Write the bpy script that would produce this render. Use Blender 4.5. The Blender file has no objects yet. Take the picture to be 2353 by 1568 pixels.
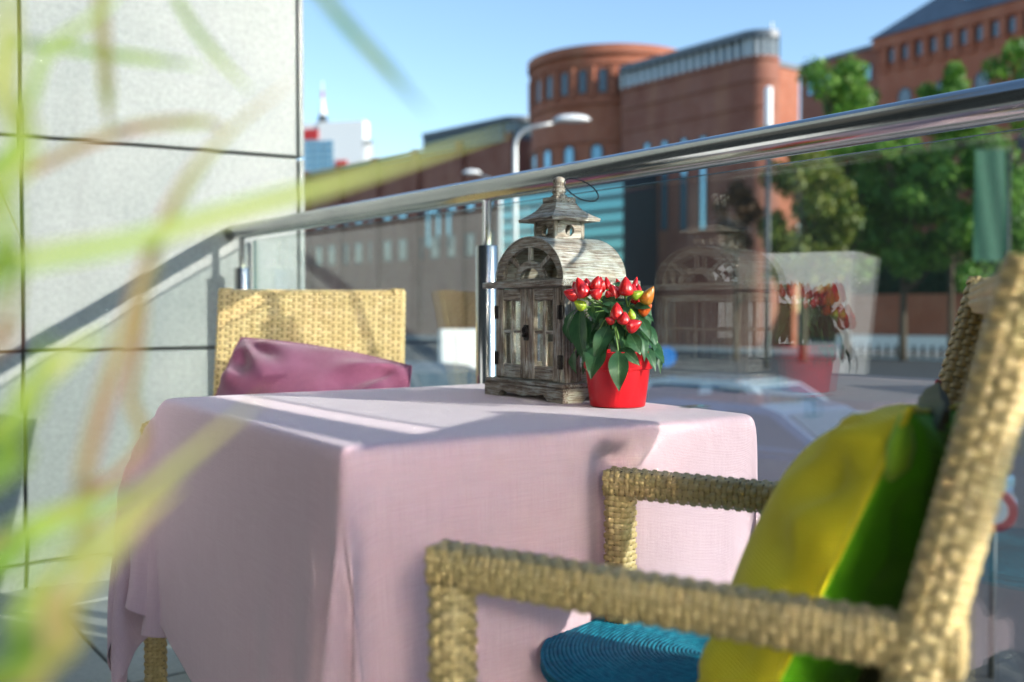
import bpy, bmesh, math, random
import numpy as np
from mathutils import Vector, Matrix, noise
R = math.radians
random.seed(7)
sc = bpy.context.scene
COL = sc.collection

# ------------------------------------------------------------------ camera, sky, sun, exposure
CAM_Z, PITCH = 0.915, R(1.7)
cam_d = bpy.data.cameras.new('camera'); cam = bpy.data.objects.new('camera', cam_d); COL.objects.link(cam)
cam.location = (0, 0, CAM_Z); cam.rotation_euler = (R(90) - PITCH, 0, 0)
cam_d.lens = 35; cam_d.sensor_width = 36; cam_d.clip_start = 0.02; cam_d.clip_end = 4000
cam_d.dof.use_dof = True; cam_d.dof.focus_distance = 1.62; cam_d.dof.aperture_fstop = 2.7; cam_d.dof.aperture_blades = 9
sc.camera = cam
SUN_AZ, SUN_EL = 65.0, 16.2          # azimuth measured from straight behind the camera towards the right
S = Vector((math.sin(R(SUN_AZ)) * math.cos(R(SUN_EL)), -math.cos(R(SUN_AZ)) * math.cos(R(SUN_EL)), math.sin(R(SUN_EL))))
world = bpy.data.worlds.new('World'); sc.world = world; world.use_nodes = True
wn = world.node_tree.nodes; wl = world.node_tree.links
sky = wn.new('ShaderNodeTexSky'); sky.sky_type = 'NISHITA'; sky.sun_disc = False
sky.sun_elevation = R(SUN_EL); sky.sun_rotation = math.atan2(S.x, S.y)
sky.altitude = 100; sky.air_density = 1.0; sky.dust_density = 0.0; sky.ozone_density = 2.4
bg = wn['Background']; bg.inputs['Strength'].default_value = 0.15
wl.new(sky.outputs['Color'], bg.inputs['Color'])
sun_d = bpy.data.lights.new('sun', 'SUN'); sun_d.energy = 3.7; sun_d.angle = R(0.53); sun_d.color = (1, 0.95, 0.87)
sun = bpy.data.objects.new('sun', sun_d); COL.objects.link(sun)
sun.rotation_euler = S.to_track_quat('Z', 'Y').to_euler(); sun.location = S * 50
sc.view_settings.view_transform = 'Standard'; sc.view_settings.look = 'None'
sc.view_settings.exposure = 0.96; sc.view_settings.gamma = 1; sc.view_settings.use_curve_mapping = False
sc.cycles.use_denoising = True
sc.cycles.max_bounces = 10; sc.cycles.diffuse_bounces = 4; sc.cycles.glossy_bounces = 5
sc.cycles.transparent_max_bounces = 16; sc.cycles.transmission_bounces = 6
sc.cycles.sample_clamp_indirect = 0.0
sc.cycles.blur_glossy = 0.22
sc.cycles.caustics_reflective = True; sc.cycles.caustics_refractive = False

# ------------------------------------------------------------------ helpers
FPX = 35 / 36 * 2353.0
def ray(px, py):
    xc, yc = (px - 1176.5) / FPX, -(py - 784.0) / FPX
    return Vector((xc, math.cos(PITCH) + yc * math.sin(PITCH), -math.sin(PITCH) + yc * math.cos(PITCH)))
def at(px, py, Y):
    d = ray(px, py); d = d * (Y / d.y); return Vector((d.x, d.y, d.z + CAM_Z))
def atz(px, py, z):
    d = ray(px, py); d = d * ((z - CAM_Z) / d.z); return Vector((d.x, d.y, z))

def link_socket(nt, a, b): nt.links.new(a, b)
class NT:
    def __init__(s, name):
        s.m = bpy.data.materials.new(name); s.m.use_nodes = True
        s.t = s.m.node_tree; s.p = s.t.nodes['Principled BSDF']; s.out = s.t.nodes['Material Output']
        s.tc = None
    def n(s, kind, **kw):
        x = s.t.nodes.new(kind)
        for k, v in kw.items():
            if k in x.inputs.keys() if hasattr(x.inputs, 'keys') else False: x.inputs[k].default_value = v
            else: setattr(x, k, v)
        return x
    def l(s, a, b): s.t.links.new(a, b)
    def coord(s, which='Object', scale=(1, 1, 1), rot=(0, 0, 0)):
        if s.tc is None: s.tc = s.n('ShaderNodeTexCoord')
        mp = s.n('ShaderNodeMapping'); mp.inputs['Scale'].default_value = scale; mp.inputs['Rotation'].default_value = rot
        s.l(s.tc.outputs[which], mp.inputs['Vector']); return mp.outputs['Vector']
    def noise(s, vec, scale=5, detail=4, rough=0.55, dist=0.0):
        x = s.n('ShaderNodeTexNoise'); x.inputs['Scale'].default_value = scale; x.inputs['Detail'].default_value = detail
        x.inputs['Roughness'].default_value = rough; x.inputs['Distortion'].default_value = dist
        if vec is not None: s.l(vec, x.inputs['Vector'])
        return x.outputs['Fac']
    def ramp(s, fac, stops):
        x = s.n('ShaderNodeValToRGB'); e = x.color_ramp.elements
        while len(e) < len(stops): e.new(0.5)
        for i, (p, c) in enumerate(stops):
            e[i].position = p; e[i].color = (*c, 1) if len(c) == 3 else c
        s.l(fac, x.inputs['Fac']); return x.outputs['Color']
    def mix(s, fac, a, b, mode='MIX'):
        x = s.n('ShaderNodeMix'); x.data_type = 'RGBA'; x.blend_type = mode
        for sock, v in ((x.inputs[0], fac), (x.inputs[6], a), (x.inputs[7], b)):
            if isinstance(v, bpy.types.NodeSocket): s.l(v, sock)
            elif isinstance(v, (int, float)): sock.default_value = v
            else: sock.default_value = (*v, 1)
        return x.outputs[2]
    def math(s, op, a, b=None):
        x = s.n('ShaderNodeMath'); x.operation = op
        for i, v in enumerate((a, b)):
            if v is None: continue
            if isinstance(v, bpy.types.NodeSocket): s.l(v, x.inputs[i])
            else: x.inputs[i].default_value = v
        return x.outputs[0]
    def bump(s, h, strength=0.3, dist=0.002, normal=None):
        x = s.n('ShaderNodeBump'); x.inputs['Strength'].default_value = strength; x.inputs['Distance'].default_value = dist
        s.l(h, x.inputs['Height'])
        if normal is not None: s.l(normal, x.inputs['Normal'])
        s.l(x.outputs['Normal'], s.p.inputs['Normal']); return x.outputs['Normal']
    def col(s, c):
        if isinstance(c, bpy.types.NodeSocket): s.l(c, s.p.inputs['Base Color'])
        else: s.p.inputs['Base Color'].default_value = (*c, 1)
    def set(s, **kw):
        for k, v in kw.items():
            sock = s.p.inputs[k.replace('_', ' ')]
            if isinstance(v, bpy.types.NodeSocket): s.l(v, sock)
            else: sock.default_value = v
        return s

def plain(name, c, rough=0.6, metallic=0.0, var=0.15, scale=6.0, bumpy=0.0, spec=0.5):
    t = NT(name); v = t.coord('Object')
    f = t.noise(v, scale, 5)
    lo = tuple(x * (1 - var) for x in c); hi = tuple(min(1, x * (1 + var)) for x in c)
    t.col(t.ramp(f, [(0.3, lo), (0.7, hi)]))
    t.set(Roughness=rough, Metallic=metallic); t.p.inputs['Specular IOR Level'].default_value = spec
    if bumpy: t.bump(f, bumpy, 0.01)
    return t.m

class MB:
    def __init__(s): s.v = []; s.f = []; s.mi = []; s.uv = {}
    def add(s, vs, fs, mi=0):
        o = len(s.v); s.v += [tuple(v) for v in vs]; s.f += [tuple(i + o for i in f) for f in fs]; s.mi += [mi] * len(fs)
    def box(s, c, size, M=None, mi=0):
        hx, hy, hz = size[0] / 2, size[1] / 2, size[2] / 2; c = Vector(c)
        vs = [Vector((x, y, z)) for x in (-hx, hx) for y in (-hy, hy) for z in (-hz, hz)]
        vs = [((M @ v) if M else v) + c for v in vs]
        s.add(vs, [(0, 1, 3, 2), (4, 6, 7, 5), (0, 4, 5, 1), (2, 3, 7, 6), (0, 2, 6, 4), (1, 5, 7, 3)], mi)
    def bbox(s, lo, hi, mi=0):
        s.box([(a + b) / 2 for a, b in zip(lo, hi)], [b - a for a, b in zip(lo, hi)], None, mi)
    def rbox(s, lo, hi, r=0.002, mi=0):            # chamfered box
        bm = bmesh.new(); bmesh.ops.create_cube(bm, size=1)
        for v in bm.verts:
            v.co = Vector([(a + b) / 2 + c * (b - a) for a, b, c in zip(lo, hi, v.co)])
        bmesh.ops.bevel(bm, geom=bm.edges[:], offset=r, segments=1, affect='EDGES')
        s.bm(bm, mi)
    def bm(s, bm, mi=0, M=None):
        bm.verts.index_update()
        s.add([(M @ v.co) if M else v.co for v in bm.verts], [[v.index for v in f.verts] for f in bm.faces], mi); bm.free()
    def tube(s, pts, r, n=10, cap=True, mi=0, closed=False):
        pts = [Vector(p) for p in pts]; k = len(pts); rr = r if isinstance(r, (list, tuple)) else [r] * k
        o = len(s.v); up = None; rings = []
        for i, p in enumerate(pts):
            if closed: t = (pts[(i + 1) % k] - pts[i - 1]).normalized()
            else: t = (pts[min(i + 1, k - 1)] - pts[max(i - 1, 0)]).normalized()
            if up is None:
                up = Vector((0, 0, 1)) if abs(t.z) < 0.9 else Vector((1, 0, 0))
            a = (up - t * up.dot(t)).normalized(); b = t.cross(a); up = a
            rings.append([p + (a * math.cos(2 * math.pi * j / n) + b * math.sin(2 * math.pi * j / n)) * rr[i] for j in range(n)])
        vs = [v for q in rings for v in q]; fs = []
        for i in range(k if closed else k - 1):
            i2 = (i + 1) % k
            for j in range(n):
                j2 = (j + 1) % n; fs.append((i * n + j, i * n + j2, i2 * n + j2, i2 * n + j))
        if cap and not closed:
            fs.append(tuple(range(n))[::-1]); fs.append(tuple((k - 1) * n + j for j in range(n)))
        s.add(vs, fs, mi)
    def lathe(s, prof, n=32, M=None, mi=0, a0=0, a1=2 * math.pi):
        full = abs(a1 - a0 - 2 * math.pi) < 1e-6; m = n if full else n + 1
        vs = []; fs = []
        for r, z in prof:
            for j in range(m):
                a = a0 + (a1 - a0) * j / n; v = Vector((r * math.cos(a), r * math.sin(a), z)); vs.append((M @ v) if M else v)
        for i in range(len(prof) - 1):
            for j in range(n):
                j2 = (j + 1) % m; fs.append((i * m + j, i * m + j2, (i + 1) * m + j2, (i + 1) * m + j))
        if full:
            if prof[0][0] > 1e-6: fs.append(tuple(range(m))[::-1])
            if prof[-1][0] > 1e-6: fs.append(tuple((len(prof) - 1) * m + j for j in range(m)))
        s.add(vs, fs, mi)
    def prism(s, poly, M, d, mi=0):                # poly (2-D, ccw) extruded from 0 to d along M's z axis
        n = len(poly)
        vs = [M @ Vector((x, y, 0)) for x, y in poly] + [M @ Vector((x, y, d)) for x, y in poly]
        fs = [tuple(range(n))[::-1], tuple(range(n, 2 * n))] + [(i, (i + 1) % n, (i + 1) % n + n, i + n) for i in range(n)]
        s.add(vs, fs, mi)
    def grid(s, P, mi=0, wrap=False):              # P[i][j] points
        a = len(P); b = len(P[0]); vs = [p for q in P for p in q]; fs = []
        for i in range(a - 1):
            for j in range(b if wrap else b - 1):
                j2 = (j + 1) % b; fs.append((i * b + j, i * b + j2, (i + 1) * b + j2, (i + 1) * b + j))
        s.add(vs, fs, mi)
    def mesh(s, name, mats, smooth=False):
        me = bpy.data.meshes.new(name); me.from_pydata(s.v, [], s.f)
        for m in (mats if isinstance(mats, (list, tuple)) else [mats]): me.materials.append(m)
        if any(s.mi): me.polygons.foreach_set('material_index', s.mi)
        if smooth: me.polygons.foreach_set('use_smooth', [True] * len(me.polygons))
        me.update(); return me
    def build(s, name, mats, parent=None, smooth=False, auto=None):
        me = s.mesh(name, mats, smooth or auto is not None); o = bpy.data.objects.new(name, me); COL.objects.link(o)
        if parent: o.parent = parent
        if auto is not None:
            me.set_sharp_from_angle(angle=R(auto))
        return o

def inst(name, mesh, parent, M=None):
    o = bpy.data.objects.new(name, mesh); COL.objects.link(o); o.parent = parent
    if M is not None: o.matrix_basis = M
    return o
def tag(o, label, cat, group=None, kind=None):
    o['label'] = label; o['category'] = cat
    if group: o['group'] = group
    if kind: o['kind'] = kind
    return o
def thing(name, label, cat, loc=(0, 0, 0), rotz=0, group=None):
    o = bpy.data.objects.new(name, None); COL.objects.link(o); o.location = loc; o.rotation_euler = (0, 0, rotz)
    o.empty_display_size = 0.1
    return tag(o, label, cat, group)
def stuff(o): o['kind'] = 'stuff'; return o
def structure(o): o['kind'] = 'structure'; return o
def frame(x, y, z, o=(0, 0, 0)):
    M = Matrix.Identity(4)
    for i, c in enumerate((x, y, z)): M[0][i], M[1][i], M[2][i] = c[0], c[1], c[2]
    M[0][3], M[1][3], M[2][3] = o[0], o[1], o[2]; return M

# ------------------------------------------------------------------ materials
def stone_mat():
    t = NT('granite'); v = t.coord('Object')
    f1 = t.noise(v, 55, 6, 0.75); f2 = t.noise(v, 3.0, 4); f3 = t.noise(v, 230, 2, 0.5)
    c = t.ramp(f1, [(0.30, (0.065, 0.085, 0.075)), (0.47, (0.215, 0.245, 0.225)), (0.62, (0.345, 0.37, 0.345))])
    c = t.mix(t.math('MULTIPLY', f3, 0.35), c, (0.24, 0.265, 0.25))
    c = t.mix(0.5, c, t.ramp(f2, [(0.35, (0.25, 0.275, 0.26)), (0.65, (0.36, 0.375, 0.355))]))
    oi = t.n('ShaderNodeObjectInfo'); c = t.mix(t.math('MULTIPLY', oi.outputs['Random'], 0.30), c, (0.20, 0.215, 0.20))
    st = t.ramp(t.noise(t.coord('Object', (5, 5, 0.5)), 2.2, 6, 0.6), [(0.50, (0, 0, 0)), (0.72, (1, 1, 1))]); c = t.mix(t.math('MULTIPLY', st, 0.22), c, (0.17, 0.18, 0.165))
    t.col(c); t.set(Roughness=0.55); t.bump(f1, 0.25, 0.002); return t.m
M_STONE = stone_mat()
M_JOINT = plain('dark_joint', (0.05, 0.05, 0.045), 0.9)
def slab_mat():
    t = NT('paving'); v = t.coord('Object'); f1 = t.noise(v, 60, 6, 0.7); f2 = t.noise(v, 4, 4)
    c = t.ramp(f1, [(0.3, (0.26, 0.28, 0.26)), (0.7, (0.46, 0.48, 0.44))])
    t.col(t.mix(0.45, c, t.ramp(f2, [(0.35, (0.25, 0.27, 0.25)), (0.65, (0.45, 0.46, 0.43))]))); t.set(Roughness=0.6); t.bump(f1, 0.2, 0.002); return t.m
M_SLAB = slab_mat()
def steel_mat():
    t = NT('brushed_steel'); v = t.coord('Object', (60, 60, 2.0)); f = t.noise(v, 8, 4); g = t.noise(t.coord('Object', (2, 2, 2)), 4, 4)
    t.col(t.ramp(g, [(0.3, (0.40, 0.41, 0.40)), (0.7, (0.50, 0.50, 0.48))]))
    t.set(Metallic=1.0, Roughness=t.ramp(f, [(0.3, (0.12,) * 3), (0.7, (0.20,) * 3)])); t.bump(f, 0.04, 0.001); return t.m
M_STEEL = steel_mat()
M_CHROME = plain('polished_steel', (0.72, 0.73, 0.72), 0.12, 1.0, 0.05)
def glass_mat(name, tint, f0=0.09, dirt=0.0):
    t = NT(name); nt = t.t
    lw = t.n('ShaderNodeLayerWeight'); lw.inputs['Blend'].default_value = 0.5
    p5 = t.math('POWER', lw.outputs['Facing'], 5.0)
    F = t.math('ADD', t.math('MULTIPLY', p5, 1 - f0), f0)
    tr = t.n('ShaderNodeBsdfTransparent'); tr.inputs['Color'].default_value = (*tint, 1)
    gl = t.n('ShaderNodeBsdfGlossy'); gl.inputs['Roughness'].default_value = 0.0; gl.inputs['Color'].default_value = (1, 1, 1, 1)
    mx = t.n('ShaderNodeMixShader'); t.l(F, mx.inputs[0]); t.l(tr.outputs[0], mx.inputs[1]); t.l(gl.outputs[0], mx.inputs[2])
    last = mx
    if dirt:
        v = t.coord('Object'); sp = t.noise(v, 260, 1, 0.4); bl = t.noise(v, 6, 4)
        a = t.ramp(sp, [(0.735, (0, 0, 0)), (0.765, (1, 1, 1))])
        fac = t.math('ADD', t.math('MULTIPLY', a, dirt * 4), t.math('MULTIPLY', bl, dirt * 0.12))
        df = t.n('ShaderNodeBsdfDiffuse'); df.inputs['Color'].default_value = (0.7, 0.7, 0.68, 1)
        m2 = t.n('ShaderNodeMixShader'); t.l(fac, m2.inputs[0]); t.l(mx.outputs[0], m2.inputs[1]); t.l(df.outputs[0], m2.inputs[2]); last = m2
    t.l(last.outputs[0], t.out.inputs['Surface']); return t.m
M_GLASS = glass_mat('railing_glass', (0.945, 0.98, 0.97), 0.10, 0.03)
M_PANE = glass_mat('lantern_glass', (0.96, 0.97, 0.96), 0.05, 0.35)
M_GLASS_EDGE = plain('glass_edge', (0.02, 0.07, 0.06), 0.2)
def cloth_mat(name, c1, c2, freq, sheen=0.3):
    t = NT(name); uv = t.coord('UV')
    w1 = t.n('ShaderNodeTexWave'); w1.wave_type = 'BANDS'; w1.bands_direction = 'X'; w1.inputs['Scale'].default_value = freq; w1.inputs['Distortion'].default_value = 1.2; w1.inputs['Detail'].default_value = 2; w1.inputs['Detail Scale'].default_value = 3
    w2 = t.n('ShaderNodeTexWave'); w2.wave_type = 'BANDS'; w2.bands_direction = 'Y'; w2.inputs['Scale'].default_value = freq; w2.inputs['Distortion'].default_value = 1.2; w2.inputs['Detail'].default_value = 2; w2.inputs['Detail Scale'].default_value = 3
    t.l(uv, w1.inputs['Vector']); t.l(uv, w2.inputs['Vector'])
    s1 = t.noise(t.coord('UV', (9, 420, 1)), 1.5, 2); s2 = t.noise(t.coord('UV', (420, 9, 1)), 1.5, 2)
    h = t.math('MULTIPLY', w1.outputs['Fac'], w2.outputs['Fac'])
    st = t.math('MULTIPLY', t.math('ADD', s1, s2), 0.5)
    c = t.mix(t.math('MULTIPLY', h, 0.8), c1, c2)
    t.col(t.mix(t.ramp(st, [(0.35, (0.0,)*3), (0.65, (0.34,)*3)]), c, c2)); t.set(Roughness=0.85)
    t.p.inputs['Sheen Weight'].default_value = sheen; t.p.inputs['Specular IOR Level'].default_value = 0.2
    wk = t.noise(t.coord('UV'), 7.0, 5, 0.55, 0.6); bn = t.bump(wk, 0.35, 0.012); t.bump(h, 0.35, 0.0008, bn); return t.m
M_CLOTH = cloth_mat('pink_linen', (0.51, 0.325, 0.37), (0.75, 0.59, 0.63), 170)
def fabric(name, lo, hi, ribs=None, rough=0.85):
    t = NT(name); v = t.coord('Object'); f = t.noise(v, 14, 5)
    c = t.ramp(f, [(0.3, lo), (0.7, hi)])
    t.set(Roughness=rough); t.p.inputs['Sheen Weight'].default_value = 0.25; t.p.inputs['Specular IOR Level'].default_value = 0.2
    if ribs:
        w = t.n('ShaderNodeTexWave'); w.wave_type = 'BANDS'; w.bands_direction = 'Y'; w.inputs['Scale'].default_value = ribs; w.inputs['Distortion'].default_value = 0.4
        t.l(t.coord('UV'), w.inputs['Vector']); c = t.mix(t.math('MULTIPLY', w.outputs['Fac'], 0.2), c, lo); t.bump(w.outputs['Fac'], 0.5, 0.002)
    else:
        t.bump(t.noise(v, 400, 2), 0.15, 0.001)
    t.col(c); return t.m
M_YELLOW = fabric('yellow_fabric', (0.80, 0.66, 0.014), (0.86, 0.76, 0.035), 40)
M_GREEN = fabric('green_fabric', (0.13, 0.50, 0.006), (0.19, 0.60, 0.015), 40)
M_LIME = fabric('lime_fabric', (0.30, 0.55, 0.02), (0.42, 0.66, 0.05))
M_OLIVE = fabric('olive_fabric', (0.07, 0.085, 0.02), (0.12, 0.13, 0.03))
M_PURPLE = fabric('magenta_corduroy', (0.19, 0.05, 0.10), (0.30, 0.10, 0.175), 38)
M_TAG = plain('red_tag', (0.6, 0.02, 0.02), 0.7)
def teal_mat():
    t = NT('teal_braid'); v = t.coord('Object'); f = t.noise(v, 90, 4)
    t.col(t.ramp(f, [(0.3, (0.0, 0.16, 0.25)), (0.7, (0.006, 0.31, 0.42))])); t.set(Roughness=0.7); t.bump(t.noise(v, 500, 2), 0.4, 0.002); return t.m
M_TEAL = teal_mat()
def wicker_mat():
    t = NT('wicker_resin'); v = t.coord('Object'); f = t.noise(v, 40, 4); oi = t.n('ShaderNodeObjectInfo')
    c = t.ramp(f, [(0.25, (0.44, 0.32, 0.12)), (0.55, (0.60, 0.46, 0.21)), (0.8, (0.70, 0.57, 0.30))])
    t.col(t.mix(t.math('MULTIPLY', oi.outputs['Random'], 0.3), c, (0.46, 0.33, 0.12))); t.set(Roughness=0.38); t.p.inputs['Specular IOR Level'].default_value = 0.45
    t.bump(t.noise(v, 300, 2), 0.1, 0.0006); return t.m
M_WICKER = wicker_mat()
M_CORE = plain('wicker_core', (0.17, 0.115, 0.045), 0.8)
def wood_mat(name, axis, white=0.5):
    t = NT(name); sc_ = [55, 55, 55]; sc_[axis] = 4
    v = t.coord('Object', sc_); f = t.noise(v, 3.2, 6, 0.65, 0.4); g = t.noise(t.coord('Object'), 26, 5, 0.6); v2 = [110, 110, 110]; v2[axis] = 7
    k = t.noise(t.coord('Object', v2), 4.0, 4, 0.6)
    c = t.ramp(f, [(0.30, (0.05, 0.034, 0.020)), (0.46, (0.165, 0.128, 0.092)), (0.58, (0.31, 0.265, 0.20)), (0.75, (0.48, 0.455, 0.385))])
    wash = t.ramp(t.math('ADD', t.math('MULTIPLY', k, 0.6), t.math('MULTIPLY', g, 0.5)), [(0.62 - 0.22 * white, (0, 0, 0)), (0.80 - 0.22 * white, (1, 1, 1))])
    c = t.mix(t.math('MULTIPLY', wash, 0.85), c, (0.56, 0.60, 0.54))
    t.col(c); t.set(Roughness=0.75); t.p.inputs['Specular IOR Level'].default_value = 0.3
    t.bump(t.math('ADD', f, t.math('MULTIPLY', k, 0.6)), 0.55, 0.0015); return t.m
W_X, W_Y, W_Z = wood_mat('weathered_wood_across', 0, 0.42), wood_mat('weathered_wood_deep', 1, 0.62), wood_mat('weathered_wood_upright', 2, 0.40)
M_IRON = plain('dark_iron', (0.025, 0.022, 0.02), 0.45, 0.8)
M_WIRE = plain('black_wire', (0.01, 0.012, 0.015), 0.3)
M_WAX = plain('candle_wax', (0.75, 0.68, 0.48), 0.5, 0, 0.05); M_WAX.node_tree.nodes['Principled BSDF'].inputs['Subsurface Weight'].default_value = 0.2
M_POT = NT('red_plastic'); M_POT.col((0.62, 0.008, 0.014)); M_POT.set(Roughness=0.28); M_POT = M_POT.m
M_SOIL = plain('soil', (0.05, 0.035, 0.02), 0.95, 0, 0.4, 60, 0.5)
def leaf_mat(name, lo, hi, vein, trans=0.15):
    t = NT(name); uv = t.coord('UV'); sx = t.n('ShaderNodeSeparateXYZ'); t.l(uv, sx.inputs[0])
    d = t.math('ABSOLUTE', t.math('SUBTRACT', sx.outputs[0], 0.5))
    mid = t.ramp(d, [(0.0, (1, 1, 1)), (0.035, (0, 0, 0))])
    vv = t.math('SUBTRACT', t.math('MULTIPLY', sx.outputs[1], 9.0), t.math('MULTIPLY', d, 7.0))
    side = t.ramp(t.math('ABSOLUTE', t.math('SUBTRACT', t.math('FRACT', vv), 0.5)), [(0.0, (1, 1, 1)), (0.07, (0, 0, 0))])
    f = t.noise(t.coord('Object'), 60, 4)
    c = t.ramp(f, [(0.3, lo), (0.7, hi)])
    c = t.mix(t.math('MULTIPLY', mid, 0.7), c, vein); c = t.mix(t.math('MULTIPLY', side, 0.22), c, vein)
    t.col(c); t.set(Roughness=0.42); t.p.inputs['Specular IOR Level'].default_value = 0.4
    t.bump(t.math('ADD', mid, t.math('MULTIPLY', side, 0.6)), -0.35, 0.001)
    tl = t.n('ShaderNodeBsdfTranslucent'); t.l(t.mix(0.5, c, (0.2, 0.4, 0.03)), tl.inputs['Color'])
    ms = t.n('ShaderNodeMixShader'); ms.inputs[0].default_value = trans
    t.l(t.p.outputs[0], ms.inputs[1]); t.l(tl.outputs[0], ms.inputs[2]); t.l(ms.outputs[0], t.out.inputs['Surface']); return t.m
M_LEAF = leaf_mat('pepper_leaf', (0.022, 0.085, 0.032), (0.045, 0.135, 0.045), (0.13, 0.25, 0.09))
M_STEM = plain('pepper_stem', (0.20, 0.36, 0.08), 0.5)
def pepper_mat(name, lo, hi):
    t = NT(name); f = t.noise(t.coord('Object'), 45, 3); t.col(t.ramp(f, [(0.35, lo), (0.65, hi)])); t.set(Roughness=0.22)
    t.p.inputs['Coat Weight'].default_value = 0.3; return t.m
M_PRED = pepper_mat('pepper_red', (0.55, 0.008, 0.012), (0.68, 0.02, 0.015)); M_PGREEN = pepper_mat('pepper_green', (0.22, 0.42, 0.02), (0.40, 0.52, 0.03))
M_PORANGE = pepper_mat('pepper_orange', (0.60, 0.07, 0.01), (0.62, 0.14, 0.01)); M_POLIVE = pepper_mat('pepper_turning', (0.35, 0.26, 0.02), (0.60, 0.17, 0.02))
def blade_mat(name, a, b):
    t = NT(name); uv = t.coord('UV', (1, 2.2, 1)); oi = t.n('ShaderNodeObjectInfo')
    add = t.n('ShaderNodeVectorMath'); add.operation = 'ADD'; t.l(uv, add.inputs[0]); t.l(oi.outputs['Random'], add.inputs[1])
    c = t.ramp(t.noise(add.outputs[0], 1.6, 2), [(0.38, a), (0.62, b)])
    t.col(c); t.set(Roughness=0.5)
    tl = t.n('ShaderNodeBsdfTranslucent'); t.l(c, tl.inputs['Color'])
    ms = t.n('ShaderNodeMixShader'); ms.inputs[0].default_value = 0.5
    t.l(t.p.outputs[0], ms.inputs[1]); t.l(tl.outputs[0], ms.inputs[2]); t.l(ms.outputs[0], t.out.inputs['Surface']); return t.m
M_BLADES = [blade_mat('grass_green', (0.14, 0.34, 0.03), (0.36, 0.46, 0.08)), blade_mat('grass_yellow', (0.24, 0.42, 0.04), (0.55, 0.54, 0.14)),
            blade_mat('grass_pink', (0.38, 0.13, 0.11), (0.30, 0.34, 0.08)), blade_mat('grass_straw', (0.50, 0.34, 0.16), (0.32, 0.38, 0.07))]
M_WHITE = plain('white_paint', (0.86, 0.86, 0.84), 0.5, 0, 0.03)
M_TRUCK = plain('truck_box_paint', (0.60, 0.65, 0.63), 0.5, 0, 0.06, 1.2)
def brick_mat(name, c1, c2):
    t = NT(name); b = t.n('ShaderNodeTexBrick'); b.inputs['Scale'].default_value = 1.0
    b.inputs['Brick Width'].default_value = 0.27; b.inputs['Row Height'].default_value = 0.085; b.inputs['Mortar Size'].default_value = 0.012
    b.inputs['Color1'].default_value = (*c1, 1); b.inputs['Color2'].default_value = (*c2, 1); b.inputs['Mortar'].default_value = (0.30, 0.20, 0.15, 1)
    mp = t.coord('Object', (1, 1, 1), (R(90), 0, 0)); t.l(mp, b.inputs['Vector'])
    f = t.ramp(t.noise(t.coord('Object'), 0.45, 6, 0.65), [(0.38, (0, 0, 0)), (0.66, (1, 1, 1))]); c = t.mix(t.math('MULTIPLY', f, 0.75), b.outputs['Color'], tuple(x * 0.62 for x in c1)); g = t.ramp(t.noise(t.coord('Object', (1, 1, 0.25)), 0.9, 5), [(0.5, (0, 0, 0)), (0.75, (1, 1, 1))]); c = t.mix(t.math('MULTIPLY', g, 0.35), c, (0.50, 0.24, 0.13))
    t.col(c); t.set(Roughness=0.85); return t.m
M_BRICK = brick_mat('red_brick', (0.48, 0.135, 0.06), (0.38, 0.10, 0.045))
M_BRICK2 = brick_mat('brown_brick', (0.36, 0.115, 0.07), (0.27, 0.08, 0.05))
M_SLATE = plain('slate', (0.10, 0.12, 0.14), 0.45, 0, 0.3, 2)
M_DARKFRAME = plain('dark_steel_frame', (0.05, 0.06, 0.065), 0.5)
M_COATED = NT('coated_glazing'); M_COATED.col((0.66, 0.63, 0.57)); M_COATED.set(Roughness=0.15, Metallic=1.0); M_COATED = M_COATED.m
M_DIMPANE = NT('dim_pane'); M_DIMPANE.col((0.02, 0.024, 0.026)); M_DIMPANE.set(Roughness=0.08); M_DIMPANE.p.inputs['Specular IOR Level'].default_value = 0.3; M_DIMPANE = M_DIMPANE.m
M_WIN = NT('window_glass'); M_WIN.col((0.05, 0.08, 0.10)); M_WIN.set(Roughness=0.05); M_WIN.p.inputs['Specular IOR Level'].default_value = 1.0; M_WIN = M_WIN.m
M_WINB = NT('blue_window_glass'); M_WINB.col((0.20, 0.36, 0.45)); M_WINB.set(Roughness=0.06, Metallic=0.55); M_WINB = M_WINB.m
M_TEALGLASS = NT('teal_glass'); M_TEALGLASS.col((0.13, 0.34, 0.38)); M_TEALGLASS.set(Roughness=0.12, Metallic=0.5); M_TEALGLASS = M_TEALGLASS.m
M_ASPH = plain('asphalt', (0.055, 0.056, 0.058), 0.85, 0, 0.25, 1.5)
M_PAVE = plain('pavement_stone', (0.34, 0.34, 0.32), 0.8, 0, 0.12, 1.0)
M_ROADPAINT = plain('road_paint', (0.75, 0.75, 0.72), 0.7, 0, 0.05)
M_GROUND = plain('ground_soil', (0.12, 0.13, 0.09), 0.95, 0, 0.3, 0.2)
M_BARK = plain('bark', (0.10, 0.075, 0.05), 0.9, 0, 0.3, 8, 0.5)
def foliage(name, lo, hi):
    t = NT(name); g = t.n('ShaderNodeNewGeometry'); f = t.noise(t.coord('Object'), 0.7, 4)
    c = t.ramp(t.math('ADD', t.math('MULTIPLY', g.outputs['Random Per Island'], 0.5), t.math('MULTIPLY', f, 0.5)), [(0.25, lo), (0.75, hi)])
    t.col(c); t.set(Roughness=0.5)
    tl = t.n('ShaderNodeBsdfTranslucent'); t.l(c, tl.inputs['Color']); ms = t.n('ShaderNodeMixShader'); ms.inputs[0].default_value = 0.35
    t.l(t.p.outputs[0], ms.inputs[1]); t.l(tl.outputs[0], ms.inputs[2]); t.l(ms.outputs[0], t.out.inputs['Surface']); return t.m
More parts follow.
